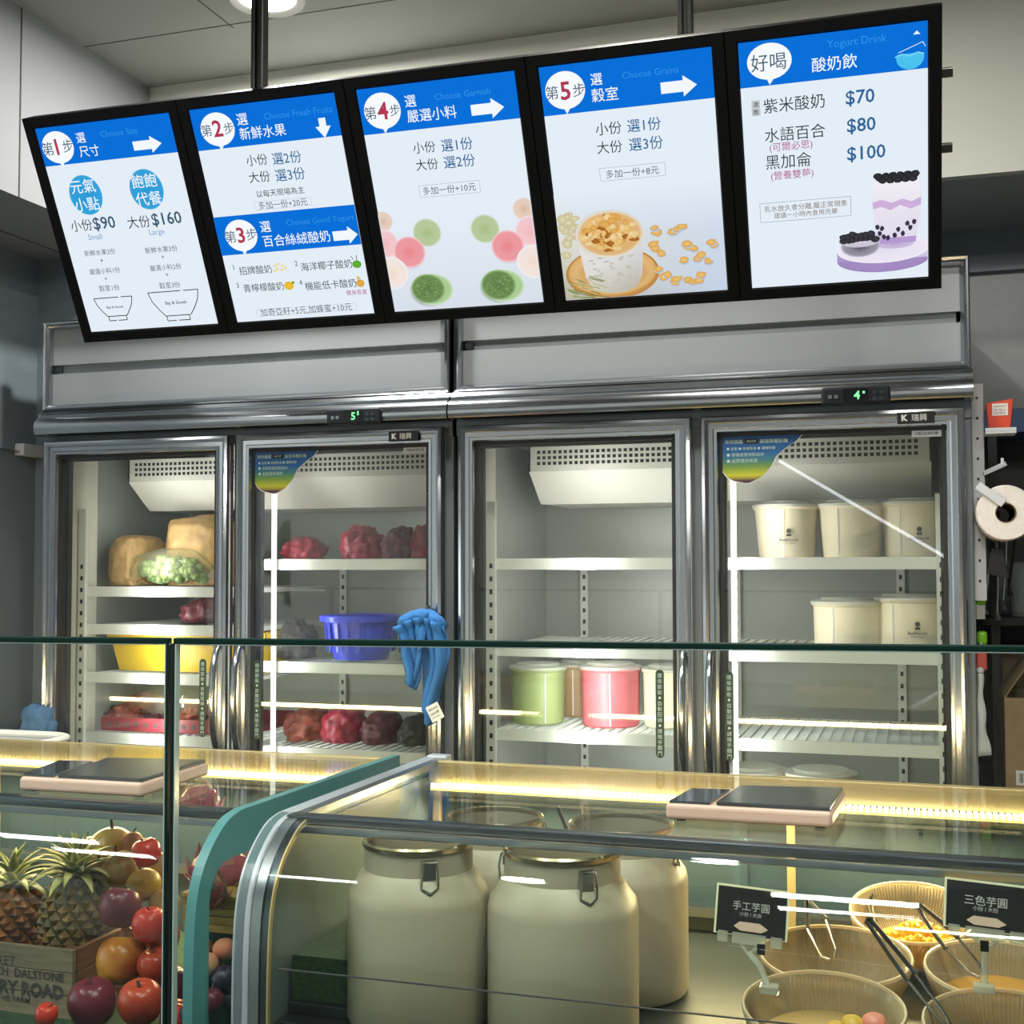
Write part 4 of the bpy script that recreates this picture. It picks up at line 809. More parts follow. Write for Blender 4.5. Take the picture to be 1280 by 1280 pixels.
for i in range(150):
    u = rnd.uniform(-1, 1); v = rnd.uniform(-1, 1); w_ = rnd.uniform(0, 1)
    if u*u+v*v > .95 or w_ > .95*(1-u*u*.5): continue
    k += 1; gr = obj('grape', GRAPE, M['grape'], t, smooth=2) if k == 1 else gr.copy(); gr.location = (u*.112, v*.042, .014+w_*.064)
    if k > 1: C.objects.link(gr)
g = G()
for i in range(26): q = i/25; g.lathe([(.0001, 0), (.0018, 0)], 8, (bx-.115+q*.23, .1135+.004*math.sin(i*2), 1.459+.004*math.sin(i*1.3)), cap=True, tilt=Matrix.Rotation(R(90), 3, 'X'))
obj('air_hole', g, M['ink_k2'], t, kind='stuff')
bag('fruit_bag', 262, 775, .25, 1.340, .075, .10, .045, M['redbag'], 'dark red bag on the second shelf of the left fridge', 'bag', 7)
def bin_(px0, px1, Y0, Y1, z0, z1, m, label, name='plastic_bin'):
    a = at(px0, 700, 1, Y0).x; b = at(px1, 700, 1, Y0).x; t = thing(name, label, 'bin', ((a+b)/2, (Y0+Y1)/2, z0)); d = .022
    def ring(ins, z): return [(a+ins, Y0+ins, z), (b-ins, Y0+ins, z), (b-ins, Y1-ins, z), (a+ins, Y1-ins, z)]
    g = G(); rs = [ring(d, z0), ring(.004, z1-.02), ring(.007, z1-.02), ring(d+.003, z0+.003)]
    for r_ in rs: g.v += r_
    for i in range(3):
        for j in range(4): g.f.append((i*4+j, i*4+(j+1) % 4, i*4+4+(j+1) % 4, i*4+4+j))
    g.f += [(3, 2, 1, 0), (12, 13, 14, 15)]
    obj('body', g, m, t)
    obj('rim', G().box(a-.004, b+.004, Y0-.004, Y0+.010, z1-.022, z1).box(a-.004, b+.004, Y1-.010, Y1+.004, z1-.022, z1).box(a-.004, a+.010, Y0, Y1, z1-.022, z1).box(b-.010, b+.004, Y0, Y1, z1-.022, z1), m, t, bevel=.002)
    return t
bin_(137, 330, .13, .42, 1.206, 1.318, M['yellowbin'], 'yellow plastic bin of greens on the third shelf of the left fridge')
bag('leafy_bunch', 200, 790, .27, 1.30, .10, .11, .018, M['leaf'], 'green leaves filling the yellow bin', 'vegetable', 9, .5, 5)
bag('leafy_bunch', 280, 790, .27, 1.30, .07, .11, .022, M['leaf'], 'green leaves at the right end of the yellow bin', 'vegetable', 10, .5, 5)
t = thing('fruit_crate', 'red perforated tray of wrapped fruit on the lowest visible shelf, left fridge', 'crate', (.20, .25, 1.040))
obj('tray', G().box(.105, .56, .115, .122, 1.040, 1.078).box(.105, .56, .40, .407, 1.040, 1.078).box(.105, .112, .12, .40, 1.040, 1.078).box(.105, .56, .12, .40, 1.040, 1.044), mat('red_plastic', '#7d2430', .4), t, bevel=.002)
g = G()
for i in range(14): g.box(.125+i*.03, .137+i*.03, .1142, .1155, 1.053, 1.065)
obj('tray_slot', g, M['ink_k2'], t, kind='stuff')
for i, (px, pz, m_) in enumerate(((160, 1.075, 'brick'), (205, 1.083, 'redbag'), (250, 1.085, 'brick'), (130, 1.07, 'darkbag'), (285, 1.08, 'redbag'), (182, 1.105, 'brick'))):
    bag('wrapped_fruit', px, 880, .23+.03*(i % 2), pz-.028, .050, .06, .038, M[m_], ('brown-red', 'dark red', 'brown-red', 'blackish', 'dark red', 'brown-red')[i]+' fruit pack '+('second from the left in the red tray', 'in the middle of the red tray', 'near the right of the red tray', 'at the left end of the red tray', 'at the right end of the red tray', 'on top of the others in the red tray')[i], 'fruit pack', 20+i, .3, 4, 'wrapped fruit in the red tray')
g = lump(.16, .10, .062, 31, .14, 3, 4, .3, (.30, .245, 1.112)); single('tray_wrap', G().add([(x-.3, y-.245, z-1.05) for x, y, z in g.v], g.f), M['bagfilm'], 'clear plastic wrap over the fruit in the red tray', 'plastic wrap', (.30, .245, 1.05), None, smooth=2)
# right-hand door of the left fridge
for i, (px, rx, rz, m_, lb) in enumerate(((380, .055, .040, 'crimson', 'crimson bag at the left of the top shelf behind the reflection'), (455, .062, .058, 'crimson', 'crimson bag in the middle of the top shelf, left fridge right door'), (503, .050, .056, 'redbag', 'dull red bag between the crimson ones on the top shelf'), (534, .040, .062, 'crimson', 'bright crimson bag with a tied top at the right end of the shelf'))):
    bag('fruit_bag', px, 700, .22+.02*(i % 2), 1.519, rx, .07, rz, M[m_], lb, 'bag', 40+i, .25, 3.4, 'red bags on the top shelf')
for i, (px, rx, rz, m_, lb) in enumerate(((372, .05, .03, 'darkbag', 'dark bag at the left of the second shelf, right door'), (525, .05, .028, 'redbag', 'dark red bag right of the blue basket'))):
    bag('fruit_bag', px, 775, .22, 1.248, rx, .07, rz*2.2, M[m_], lb, 'bag', 50+i, .3, 3.4)
t = thing('blue_basket', 'round blue plastic basket on the second shelf of the left fridge', 'basket', (at(452, 780, 1, .22).x, .22, 1.2465))
bxx = t.location.x
obj('body', G().lathe([(.07, 1.248), (.085, 1.30), (.095, 1.352), (.098, 1.352), (.088, 1.30), (.073, 1.248)], 40, (bxx, .22, 0)), M['blueplastic'], t, smooth=True)
obj('rim', G().lathe([(.094, 1.350), (.112, 1.350), (.113, 1.364), (.107, 1.367), (.094, 1.362)], 40, (bxx, .22, 0), cap=False), M['blueplastic'], t, smooth=True, label='wide blue rim')
for i in range(20):
    q = 2*math.pi*i/20; obj('slat', G().prism([(bxx+math.cos(q-.06)*.092, .22+math.sin(q-.06)*.092, 1.27), (bxx+math.cos(q+.06)*.092, .22+math.sin(q+.06)*.092, 1.27), (bxx+math.cos(q+.06)*.099, .22+math.sin(q+.06)*.099, 1.345), (bxx+math.cos(q-.06)*.099, .22+math.sin(q-.06)*.099, 1.345)], (math.cos(q)*.002, math.sin(q)*.002, 0)), M['blueplastic'], t)
for i, (px, rx, rz, m_, lb) in enumerate(((385, .062, .055, 'brick', 'brown-red wrapped fruit at the left of the bottom shelf, right door'), (432, .060, .062, 'crimson', 'crimson wrapped fruit with a white tie on the bottom shelf'), (480, .055, .056, 'redbag', 'dark red wrapped fruit on the bottom shelf'), (522, .045, .05, 'darkbag', 'blackish wrapped fruit at the right of the bottom shelf'))):
    bag('wrapped_fruit', px, 910, .24, 1.024, rx, .08, rz, M[m_], lb, 'fruit pack', 60+i, .25, 3.4, 'wrapped fruit on the bottom shelf')

# ------------------------------------------------------------------ blue towel hung on the right door of the left fridge
M['towel'] = mat('blue_towel', '#3374b4', .9, 0, .6, 120, .08)
t = thing('blue_towel', 'blue towel with a white care tag hanging on the left fridge beside the door edge', 'towel', (1.108, -.06, 1.145))
_tw = t
g = G(); nu, nv = 60, 30
for iv in range(nv+1):
    v = iv/nv
    for iu in range(nu+1):
        u = iu/nu
        L = 1.055+.01*math.sin(v*3)+(v*.012); Rr = 1.185-.018*v+.01*math.sin(v*4)
        # two tails: left shorter, right longer, parting below the fold
        x = L+(Rr-L)*u
        bot = 1.215-.020*math.sin(u*9)-(.055 if u > .52 else 0)*1-(.03*math.sin((u-.5)*6.28) if u > .5 else 0)
        part = math.exp(-((u-.48)/.055)**2)*(1.0 if v > .3 else 0)
        bot += part*.10
        top = 1.352+.022*math.sin(math.pi*min(max((u-.05)/.95, 0), 1))**.7
        z = top+(bot-top)*v
        y = -.062-.016*math.sin(u*17+v*1.5)*(.4+.6*v)-.010*math.sin(u*31+1)+.01*v-.014*math.exp(-((v-.02)/.06)**2)
        xx = x+(.5-u)*.03*v+.004*math.sin(v*9+u*5)
        g.v.append((xx, y, z))
for iv in range(nv):
    for iu in range(nu): a = iv*(nu+1)+iu; g.f.append((a, a+1, a+nu+2, a+nu+1))
o = obj('cloth', g, M['towel'], t, smooth=2); sm = o.modifiers.new('thickness', 'SOLIDIFY'); sm.thickness = .006
g = G().tube([(1.062+.118*i/10, -.066-.010*math.sin(i*1.7), 1.352+.026*math.sin(math.pi*i/10)**.6) for i in range(11)], [.008, .013, .015, .017, .016, .018, .017, .016, .015, .012, .007], 12); obj('fold', g, M['towel'], t, smooth=2, label='bunched top fold')
mt = Matrix.Translation((1.165, -.095, 1.150)) @ Matrix.Rotation(R(-28), 4, 'Y')
ct_ = obj('care_tag', G().box(-.017, .017, 0, .001, -.020, .020).xf(mt), M['white'], t, label='white care tag')
g = G(); put_text(g, '產品洗標', -.013, .010, w=.026, y=-.0008); put_text(g, '100%棉', -.013, -.001, w=.024, y=-.0008); put_text(g, 'COTTON', -.013, -.011, w=.022, y=-.0008); obj('tag_lettering', g.xf(mt), M['ink_k2'], ct_)
_tw.location.x += .027
obj('hook', G().tube([(1.120, -.030, 1.40), (1.120, -.055, 1.385), (1.120, -.075, 1.368), (1.120, -.085, 1.378)], .003, 8), M['steelbr'], t, smooth=True)

# ------------------------------------------------------------------ fruit in the left case
def fruitm(n, a, b, r=.35, scale=9): return mat(n, a, r*.75, 0, .05, scale, col2=b, spec=.35, sub=.02)
M['apple'] = fruitm('red_apple', '#9c2420', '#c95a34'); M['applered'] = fruitm('bright_red_apple', '#b9261c', '#d94a32'); M['mangoyel'] = fruitm('red_yellow_fruit', '#8c2a20', '#e0a03c', .35, 7)
M['plum'] = fruitm('dark_plum', '#571c2c', '#7a2f3c'); M['pear'] = fruitm('brown_pear', '#8a6a34', '#b08c4c', .5); M['yellowpear'] = fruitm('yellow_pear', '#b08a32', '#d0aa4c', .45); M['peach'] = fruitm('peach_skin', '#c9604a', '#e6c08a', .6); M['darkplum'] = fruitm('blue_plum', '#2a2038', '#48304c', .4)
M['stem'] = mat('stem_brown', '#4a3320', .8)
def fruit(px, py, Y, rp, m, label, kind='apple', cat='fruit', grp='fruit in the left case', sz=1.0, tilt=0, wy=None):
    c = at(px, py, 1, Y); dep = (c-CAM).dot(_f); r = rp*dep/FPX
    base = (c.x, c.y, c.z-r*sz*.93); t = thing(kind, label, cat, base, grp, world=False); t.rotation_euler = (R(tilt*.6), R(tilt), R(px*7 % 360))
    if kind == 'apple': pr = [(.0001, -.80), (.12, -.86), (.32, -.93), (.58, -.86), (.82, -.60), (.97, -.18), (1.0, .12), (.95, .42), (.80, .70), (.55, .88), (.32, .90), (.14, .80), (.03, .66), (.0001, .62)]
    elif kind == 'pear': pr = [(.0001, -.93), (.4, -.9), (.75, -.68), (.96, -.28), (1, .05), (.92, .42), (.72, .75), (.50, 1.02), (.34, 1.20), (.2, 1.28), (.0001, 1.25)]
    else: pr = [(.0001, -.93)]+[(math.cos(R(a)), .93*math.sin(R(a))) for a in range(-75, 80, 15)]+[(.10, .90), (.0001, .84)]
    obj('flesh', G().lathe([(a*r, b*r*sz+r*sz*.93) for a, b in pr], 32), m, t, smooth=2)
    tz = pr[-1][1]*r*sz+r*sz*.93
    obj('stem', G().tube([(0, 0, tz-.002), (.002, .001, tz+r*.22), (.005, .002, tz+r*.40)], r*.045+.0008, 6), M['stem'], t, smooth=True)
    return t
fr = [(207, 1172, -1.02, 20, 'apple', 'dark red apple right behind the glass joint', 'apple'), (214, 1232, -1.04, 24, 'plum', 'dark apple low behind the glass joint', 'apple'), (205, 1130, -.98, 20, 'pear', 'brown pear high behind the glass joint', 'round'), (135, 1110, -.92, 22, 'pear', 'brown pear between the dark apple and the pineapple crown', 'round'),
 (100, 1215, -.86, 22, 'apple', 'dark red apple deep behind the crate corner', 'apple'), (215, 1272, -1.12, 22, 'applered', 'bright red apple at the bottom edge by the glass joint', 'apple'), (148, 1202, -1.08, 31, 'mangoyel', 'big red and yellow apple right of the crate', 'apple'), (145, 1135, -1.06, 26, 'plum', 'dark plum-coloured apple right of the pineapple', 'apple'),
 (187, 1065, -1.02, 18, 'applered', 'bright red apple at the top beside the glass joint', 'apple'), (186, 1156, -1.06, 22, 'applered', 'red apple under the yellow pears at the glass joint', 'apple'),
 (118, 1252, -1.14, 30, 'plum', 'dark red apple in front of the crate corner', 'apple'), (176, 1250, -1.14, 28, 'apple', 'red-brown apple low beside the glass joint', 'apple'),
 (196, 1206, -1.06, 22, 'apple', 'dark red apple half hidden by the glass joint', 'apple'), (165, 1178, -1.02, 22, 'mangoyel', 'orange-red apple between the two big red ones', 'apple'),
 (55, 1267, -1.20, 14, 'applered', 'small red plum lying on the turf before the crate', 'apple'),
 (122, 1098, -.95, 22, 'pear', 'brown pear just right of the pineapple leaves', 'round'), (160, 1085, -.96, 24, 'pear', 'brown pear in the middle of the pear heap', 'round'), (184, 1106, -.98, 22, 'yellowpear', 'yellow pear above the red apple at the joint', 'round'),
 (140, 1062, -.88, 30, 'yellowpear', 'large tan pear at the top of the heap', 'round'), (165, 1052, -.90, 13, 'peach', 'small orange peach at the top of the heap', 'round'), (110, 1068, -.84, 24, 'pear', 'brown pear behind the pineapple leaves', 'round'),
 (200, 1085, -.90, 20, 'pear', 'brown pear behind the glass joint', 'round'),
 (250, 1186, -1.10, 15, 'peach', 'yellow-pink peach left in the panel window', 'round'), (283, 1187, -1.10, 15, 'peach', 'yellow-pink peach right in the panel window', 'round'), (262, 1205, -1.13, 15, 'peach', 'pink peach below the two yellow ones', 'round'),
 (250, 1228, -1.12, 17, 'darkplum', 'dark blue plum left under the peaches', 'round'), (280, 1220, -1.12, 17, 'darkplum', 'dark blue plum right under the peaches', 'round'), (266, 1250, -1.15, 16, 'plum', 'dark red plum low in the panel window', 'round'), (243, 1264, -1.16, 14, 'darkplum', 'dark plum at the bottom left of the panel window', 'round'), (292, 1248, -1.12, 14, 'darkplum', 'dark plum at the bottom right of the panel window', 'round')]
for px, py, Y, rp, m_, lb, kd in fr:
    o = fruit(px, py, Y, rp, M[m_], lb, 'apple' if kd == 'apple' else 'round', tilt=(px*13) % 40-20)
    nm = 'apple' if kd == 'apple' else ('peach' if m_ == 'peach' else ('plum' if 'plum' in m_ else 'pear')); o.name = nm
    OFF[o.name] = Vector((0, 0, 0)); o['category'] = nm
# dragon fruit with scales
M['dragon'] = mat('dragon_fruit_skin', '#8e2b3c', .45, 0, .3, 14, .25); M['dragonleaf'] = mat('dragon_scale', '#a2485a', .5, col2='#7d6a3a', scale=12)
def dragon(px, py, Y, rp, label, n=22):
    c = at(px, py, 1, Y); r = rp*(c-CAM).dot(_f)/FPX; t = thing('dragon_fruit', label, 'dragon fruit', (c.x, c.y, c.z-r), 'dragon fruit in the left case', world=False)
    obj('flesh', lump(r*1.15, r, r*.95, px, .06, 2, 4, c=(0, 0, r)), M['dragon'], t, smooth=2)
    for i in range(n):
        a = i*2.399; zz = -.8+1.7*i/n; q = math.sqrt(max(0, 1-zz*zz)); p = Vector((q*math.cos(a)*1.15, q*math.sin(a), zz*.95)); nn = p.normalized(); up = (Vector((0, 0, 1))-nn*nn.z).normalized() if abs(nn.z) < .98 else Vector((1, 0, 0)); s_ = nn.cross(up)
        P = [p*r-s_*r*.22-up*r*.1, p*r+s_*r*.22-up*r*.1, p*r*1.06+s_*r*.12+up*r*.28, p*r*1.20+up*r*.55, p*r*1.06-s_*r*.12+up*r*.28]
        obj('scale', G().prism([v+Vector((0, 0, r)) for v in P], tuple(nn*.0015)), M['dragonleaf'], t, recalc=True)
dragon(276, 1092, -1.0, 34, 'dark pink dragon fruit seen through the window of the teal panel')
dragon(262, 1118, -1.10, 20, 'small pink dragon fruit low in front of the bigger one')
dragon(250, 1003, -.74, 22, 'brown-red dragon fruit at the back of the case, right of the glass joint')
# crates
M['cratew'] = wood('crate_wood', '#6f5f4c', '#8d7c66', 7, (2, 2, 22)); M['cratedark'] = wood('crate_wood_red', '#5d3a24', '#7d5236', 7, (2, 2, 22)); M['crateyel'] = wood('crate_wood_yellow', '#8a6c2c', '#b08c40', 6, (2, 2, 20))
t = thing('wooden_crate', 'grey wooden crate lettered with a road name, holding the pineapples', 'crate', (.75, -1.0, .742))
Xc, Yc, z0_, z1_ = .936, -1.10, .742, .857
for i in range(3): obj('board', G().box(.45, Xc-.002, Yc, Yc+.010, z0_+i*.0385, z0_+i*.0385+.0372), M['cratew'], t, bevel=.001)
for i in range(3): obj('board', G().box(Xc-.010, Xc, Yc+.012, -.90, z0_+i*.0385, z0_+i*.0385+.0372), M['cratedark'], t, bevel=.001)
for i in range(3): obj('board', G().box(.45, Xc-.01, -.90, -.89, z0_+i*.0385, z0_+i*.0385+.0372), M['cratew'], t, bevel=.001)
obj('corner_post', G().box(Xc-.03, Xc-.011, Yc+.011, Yc+.03, z0_, z1_-.002), M['cratedark'], t, bevel=.001)
obj('crate_floor', G().box(.46, Xc-.011, Yc+.011, -.90, z0_, z0_+.008), M['cratew'], t)
g = G(); yy = Yc-.0008
put_text(g, 'STREET MARKET', .66, .829, w=.16, y=yy, bold=.01); put_text(g, 'LONDON, SHOREDITCH  DALSTONE', .918-.33, .809, w=.33, y=yy, bold=.03)
put_text(g, 'CANTERBURY ROAD', .918-.285, .785, w=.285, y=yy, bold=.05); put_text(g, 'FRESH FROM THE FARM', .70, .766, w=.15, y=yy, bold=.01)
obj('stencil_lettering', g, M['ink_k2'], t)
t = thing('wooden_crate', 'yellow slatted wooden box under the dragon fruit, seen in the teal panel window', 'crate', (1.20, -1.0, .90))
for i in range(4): obj('slat', G().box(1.135, 1.262, -1.085, -1.077, .905+i*.0135, .905+i*.0135+.0122), M['crateyel'], t, bevel=.0008)
obj('side', G().box(1.254, 1.262, -1.077, -.90, .905, .958), M['crateyel'], t, bevel=.001); obj('lid_board', G().box(1.135, 1.262, -1.09, -.90, .9595, .966), M['crateyel'], t, bevel=.001)
obj('support', G().box(1.145, 1.25, -1.06, -.90, .742, .9045), M['deck'], t)
# pineapples
M['pineskin'] = mat('pineapple_skin', '#2e2610', .6, 0, .3, 60, col2='#6a5424'); M['pineeye'] = mat('pineapple_eye', '#8d6a24', .45, 0, .3, 50, col2='#3f3a1c'); M['pineleaf'] = mat('pineapple_leaf', '#9aa04c', .5, 0, 0, 30, col2='#d6cf78'); M['pineleafd'] = mat('pineapple_leaf_dark', '#5f6d36', .5, 0, 0, 8, col2='#8f9550'); M['pineeye2'] = mat('pineapple_eye_orange', '#a5642a', .5, 0, .2, 50, col2='#4f3018')
def pineapple(x, y, z, r, h, label, leaves, eyem, lean=0):
    t = thing('pineapple', label, 'pineapple', (x, y, z), 'pineapples in the grey crate', world=False); t.rotation_euler.y = R(lean)
    f = lambda q: (math.sin(math.pi*(.10+.80*q))**.45)*r
    obj('skin', G().lathe([(.0001, 0)]+[(f(i/12)*.96, h*i/12) for i in range(13)]+[(.0001, h+.003)], 28), M['pineskin'], t, smooth=2)
    g = G(); rows = 11; per = 13
    for i in range(rows):
        for j in range(per):
            q = (i+.5)/rows; a = 2*math.pi*(j+.5*(i % 2))/per+i*.06; R_ = f(q); ha = math.pi/per*.92; hz = h/rows*.95
            def S(da, dz, k): aa = a+da; zz = min(max(q*h+dz, 0), h); return (math.cos(aa)*f(zz/h)*k, math.sin(aa)*f(zz/h)*k, zz)
            P = [S(-ha, 0, .965), S(0, -hz, .965), S(ha, 0, .965), S(0, hz, .965), S(-ha*.5, 0, 1.06), S(0, -hz*.5, 1.06), S(ha*.5, 0, 1.06), S(0, hz*.5, 1.06), S(0, -hz*.05, 1.13)]
            g.add(P, [(0, 1, 5, 4), (1, 2, 6, 5), (2, 3, 7, 6), (3, 0, 4, 7), (4, 5, 8), (5, 6, 8), (6, 7, 8), (7, 4, 8)])
    obj('eyes', g, eyem, t, kind='stuff', recalc=True)
    for i in range(leaves):
        a = i*2.399; k = i/leaves; L = .046+.034*(1-abs(k-.35)); el = R(10+72*k); w_ = .0125-.004*k; base = Vector((math.cos(a)*.018*(1-k), math.sin(a)*.018*(1-k), h-.002+k*.022)); P = []
        out = Vector((math.cos(a), math.sin(a), 0)); sd = Vector((-math.sin(a), math.cos(a), 0)); n = 5; g = G(); p = base.copy(); e_ = el
        for s_ in range(n+1):
            ww = w_*(1-(s_/n)**1.6)+.0004; up = Vector((0, 0, 1))*math.cos(e_)-out*math.sin(e_)
            g.v += [tuple(p-sd*ww+up*ww*.35), tuple(p-up*.0008), tuple(p+sd*ww+up*ww*.35), tuple(p+up*.0006)]
            p = p+(out*math.cos(e_)+Vector((0, 0, 1))*math.sin(e_))*L/n; e_ -= R(15-9*k)
        for s_ in range(n):
            for j in range(4): A_ = s_*4+j; B_ = s_*4+(j+1) % 4; g.f.append((A_, B_, B_+4, A_+4))
        obj('leaf', g, M['pineleaf' if i % 3 else 'pineleafd'], t, smooth=2)
pz = at(82, 1150, 1, -1.02)
pineapple(pz.x, -1.005, .800, .054, .155, 'big pineapple with a spiky crown, in the grey crate beside the dark apple', 46, M['pineeye'], 3)
pineapple(at(8, 1150, 1, -1.0).x, -.985, .795, .060, .128, 'orange-skinned pineapple at the left edge, in the grey crate', 22, M['pineeye2'])
# ------------------------------------------------------------------ things on the right wall beside the fridge
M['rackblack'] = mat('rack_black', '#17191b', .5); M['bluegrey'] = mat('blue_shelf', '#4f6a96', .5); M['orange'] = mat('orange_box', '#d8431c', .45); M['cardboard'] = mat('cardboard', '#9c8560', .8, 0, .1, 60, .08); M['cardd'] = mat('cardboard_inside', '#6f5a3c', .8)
M['lime'] = mat('lime_plastic', '#7fc41c', .35); M['paper'] = mat('paper_roll', '#ded9d0', .85, 0, .2, 70, .05); M['redplas'] = mat('red_plastic_grip', '#c04a44', .4); M['cup'] = glass('clear_cup', '#eef2f2', 1.4, .22, '#cfd8dc', .05)
t = thing('wall_rack', 'black rack with a blue top board against the wall right of the fridges', 'rack', (2.95, .5, 0))
obj('back_board', G().box(2.43, 3.6, .705, .72, .3, 1.832), M['rackblack'], t)
obj('top_board', G().box(2.43, 3.6, .50, .72, 1.834, 1.895), M['bluegrey'], t, bevel=.002, label='blue-grey top board')
for z in (1.372,): obj('rack_shelf', G().box(2.44, 3.6, .32, .70, z-.018, z), M['rackblack'], t, bevel=.001)
obj('rack_shelf', G().box(2.44, 3.6, .10, .70, .955, .975), M['alu'], t, bevel=.001, label='steel bench top')
for X in (2.46, 3.55): obj('rack_post', G().box(X, X+.02, .33, .35, 0, 1.83), M['rackblack'], t)
# white perforated strip on the fridge side with its holders
t = thing('perforated_strip', 'white perforated strip fixed along the right side of the fridge', 'rail', (2.425, .06, 1.0))
obj('strip', G().box(2.4115, 2.437, .045, .050, 1.42, 1.90), M['whitepl'], t, bevel=.001)
g = G()
for i in range(10): g.box(2.421, 2.426, .0443, .0452, 1.46+i*.045, 1.466+i*.045)
obj('hole', g, M['ink_k2'], t, kind='stuff')
obj('side_plate', G().box(2.4112, 2.4135, .05, .60, 1.0, 1.90), M['whitepl'], t)
a1 = at(1229, 592, 1, .04); a2 = at(1253, 582, 1, .0)
obj('hook_arm', G().box(0, .052, -.006, .006, -.005, .005).xf(Matrix.Translation(a1) @ Matrix.Rotation(R(-24), 4, 'Y')), M['whitepl'], t, bevel=.001)
obj('hook_tip', G().box(-.003, .003, -.006, .006, 0, .016).xf(Matrix.Translation(a2)), M['whitepl'], t, bevel=.001)
c = at(1256, 641, 1, -.03)
obj('roll_arm', G().box(-.004, .062, -.003, .003, -.009, .009).xf(Matrix.Translation(at(1224, 608, 1, -.035)) @ Matrix.Rotation(R(38), 4, 'Y')), M['whitepl'], t, bevel=.001, label='arm holding the paper roll')
obj('tray', G().box(2.437, 2.50, -.01, .05, 1.782, 1.787).box(2.437, 2.50, -.01, -.006, 1.787, 1.795), M['whitepl'], t, bevel=.001)
t = thing('paper_roll', 'paper towel roll held end-on on a white arm beside the fridge', 'paper roll', tuple(c-Vector((0, 0, .058))))
ring = [(.0215, -.0), (.0215, .20), (.057, .20), (.060, .19), (.060, .006), (.057, 0), (.0215, 0)]
obj('paper', G().lathe(ring, 48, tuple(c+Vector((.002, 0, 0))), tilt=Matrix.Rotation(R(-90), 3, 'X'), cap=False), M['paper'], t, smooth=True)
obj('core', G().lathe([(.0195, -.001), (.0215, -.001), (.0215, .20), (.0195, .20), (.0195, -.001)], 40, tuple(c+Vector((.002, 0, 0))), tilt=Matrix.Rotation(R(-90), 3, 'X'), cap=False), M['cardd'], t, smooth=True)
p0 = at(1229, 577, 1, .02)
t = thing('orange_box', 'small orange box with a white label standing on a white tray by the fridge', 'box', (2.468, .02, 1.7875))
obj('carton', G().prism([(2.445, -.002, 1.7885), (2.488, -.002, 1.7885), (2.496, -.002, 1.858), (2.440, -.002, 1.850)], (0, .045, 0)), M['orange'], t, bevel=.002, recalc=True)
lb_ = obj('box_label', G().box(2.452, 2.484, -.0035, -.0025, 1.822, 1.848), M['white'], t, label='white printed label')
g = G(); put_text(g, 'ORGANIC', 2.455, 1.842, w=.026, y=-.0042); put_text(g, '20 枚入', 2.456, 1.834, w=.024, y=-.0042); put_text(g, '注意事項', 2.456, 1.827, w=.022, y=-.0042); obj('label_lettering', g, mat('label_red', '#a04028', .6), lb_)
# hanging kitchen tools
def hang(name, label, px, py0, py1, Y, g_fn, m, cat, grp='kitchen tools hanging by the fridge'):
    a = at(px, py0, 1, Y); b = at(px, py1, 1, Y); t = thing(name, label, cat, (b.x, Y, b.z), grp); g_fn(t, a, b, m); return t
def paddle(t, a, b, m):
    obj('blade', G().prism([(a.x-.012, a.y, a.z-.03), (a.x+.010, a.y, a.z-.03), (b.x+.024, b.y, b.z), (b.x-.022, b.y, b.z+.012)], (0, .004, 0)), m, t, bevel=.001, recalc=True)
    obj('handle', G().tube([(a.x, a.y+.002, a.z+.05), (a.x, a.y+.002, a.z-.03)], .005, 8), m, t, smooth=True)
hang('spatula', 'black flat spatula hanging below the paper roll, left one', 1230, 668, 716, .05, paddle, M['black'], 'spatula')
hang('spatula', 'black flat spatula hanging below the paper roll, right one', 1247, 668, 724, .02, paddle, M['black'], 'spatula')
def rod(t, a, b, m):
    obj('rod', G().tube([a, (a+b)/2+Vector((.002, 0, 0)), b], .003, 8), m, t, smooth=True)
    obj('tip', G().tube([b+Vector((0, 0, .002)), b+Vector((.004, 0, -.018))], [.003, .007], 8), m, t, smooth=True)
for i, (px, y0, y1, dx, lb) in enumerate(((1236, 690, 758, -.01, 'steel tool with a narrow tip, leftmost under the spatulas'), (1246, 695, 765, .0, 'steel tool hanging between the thin ones'), (1258, 660, 752, -.008, 'long steel tool left of the clear cups'), (1270, 655, 735, -.016, 'long dark rod slanting behind the clear cups'))):
    hang('steel_tool', lb, px, y0, y1, .12+.02*i, lambda t, a, b, m, dx=dx: rod(t, a, b+Vector((dx, 0, 0)), m), M['steelbr'] if i < 3 else M['black'], 'kitchen tool')
def scraper(px, py0, py1, Y, label, horiz=False):
    a = at(px, py0, 1, Y); b = at(px, py1, 1, Y); t = thing('scraper', label, 'scraper', (b.x, Y, b.z), 'lime green scrapers')
    if horiz:
        obj('handle', G().box(b.x-.04, b.x+.10, Y, Y+.03, b.z, a.z), M['lime'], t, bevel=.006, seg=3); obj('blade', G().box(b.x+.10, b.x+.16, Y+.004, Y+.026, b.z+.004, b.z+.007), M['steelbr'], t)
    else:
        obj('handle', G().box(b.x-.011, b.x+.011, Y, Y+.018, b.z, a.z), M['lime'], t, bevel=.007, seg=3); obj('blade', G().box(b.x-.009, b.x+.009, Y+.007, Y+.010, b.z-.03, b.z+.002), M['steelbr'], t)
scraper(1226, 721, 757, .06, 'lime green handle hanging upright beside the fridge')
scraper(1254, 773, 782, .33, 'long lime green handle lying on the black rack shelf', True)
scraper(1228, 789, 806, .10, 'short lime green handle just above the guard edge')
def cups(px, Y, z, n, label):
    c = at(px, 700, 1, Y); t = thing('cup_stack', label, 'cups', (c.x, Y, z), 'clear plastic cups')
    for i in range(n):
        zz = z+i*.014; obj('cup', G().lathe([(.028, zz), (.038, zz+.085), (.0405, zz+.087), (.0385, zz+.089)], 28, (c.x, Y, 0), cap=False), M['cup'], t, smooth=True)
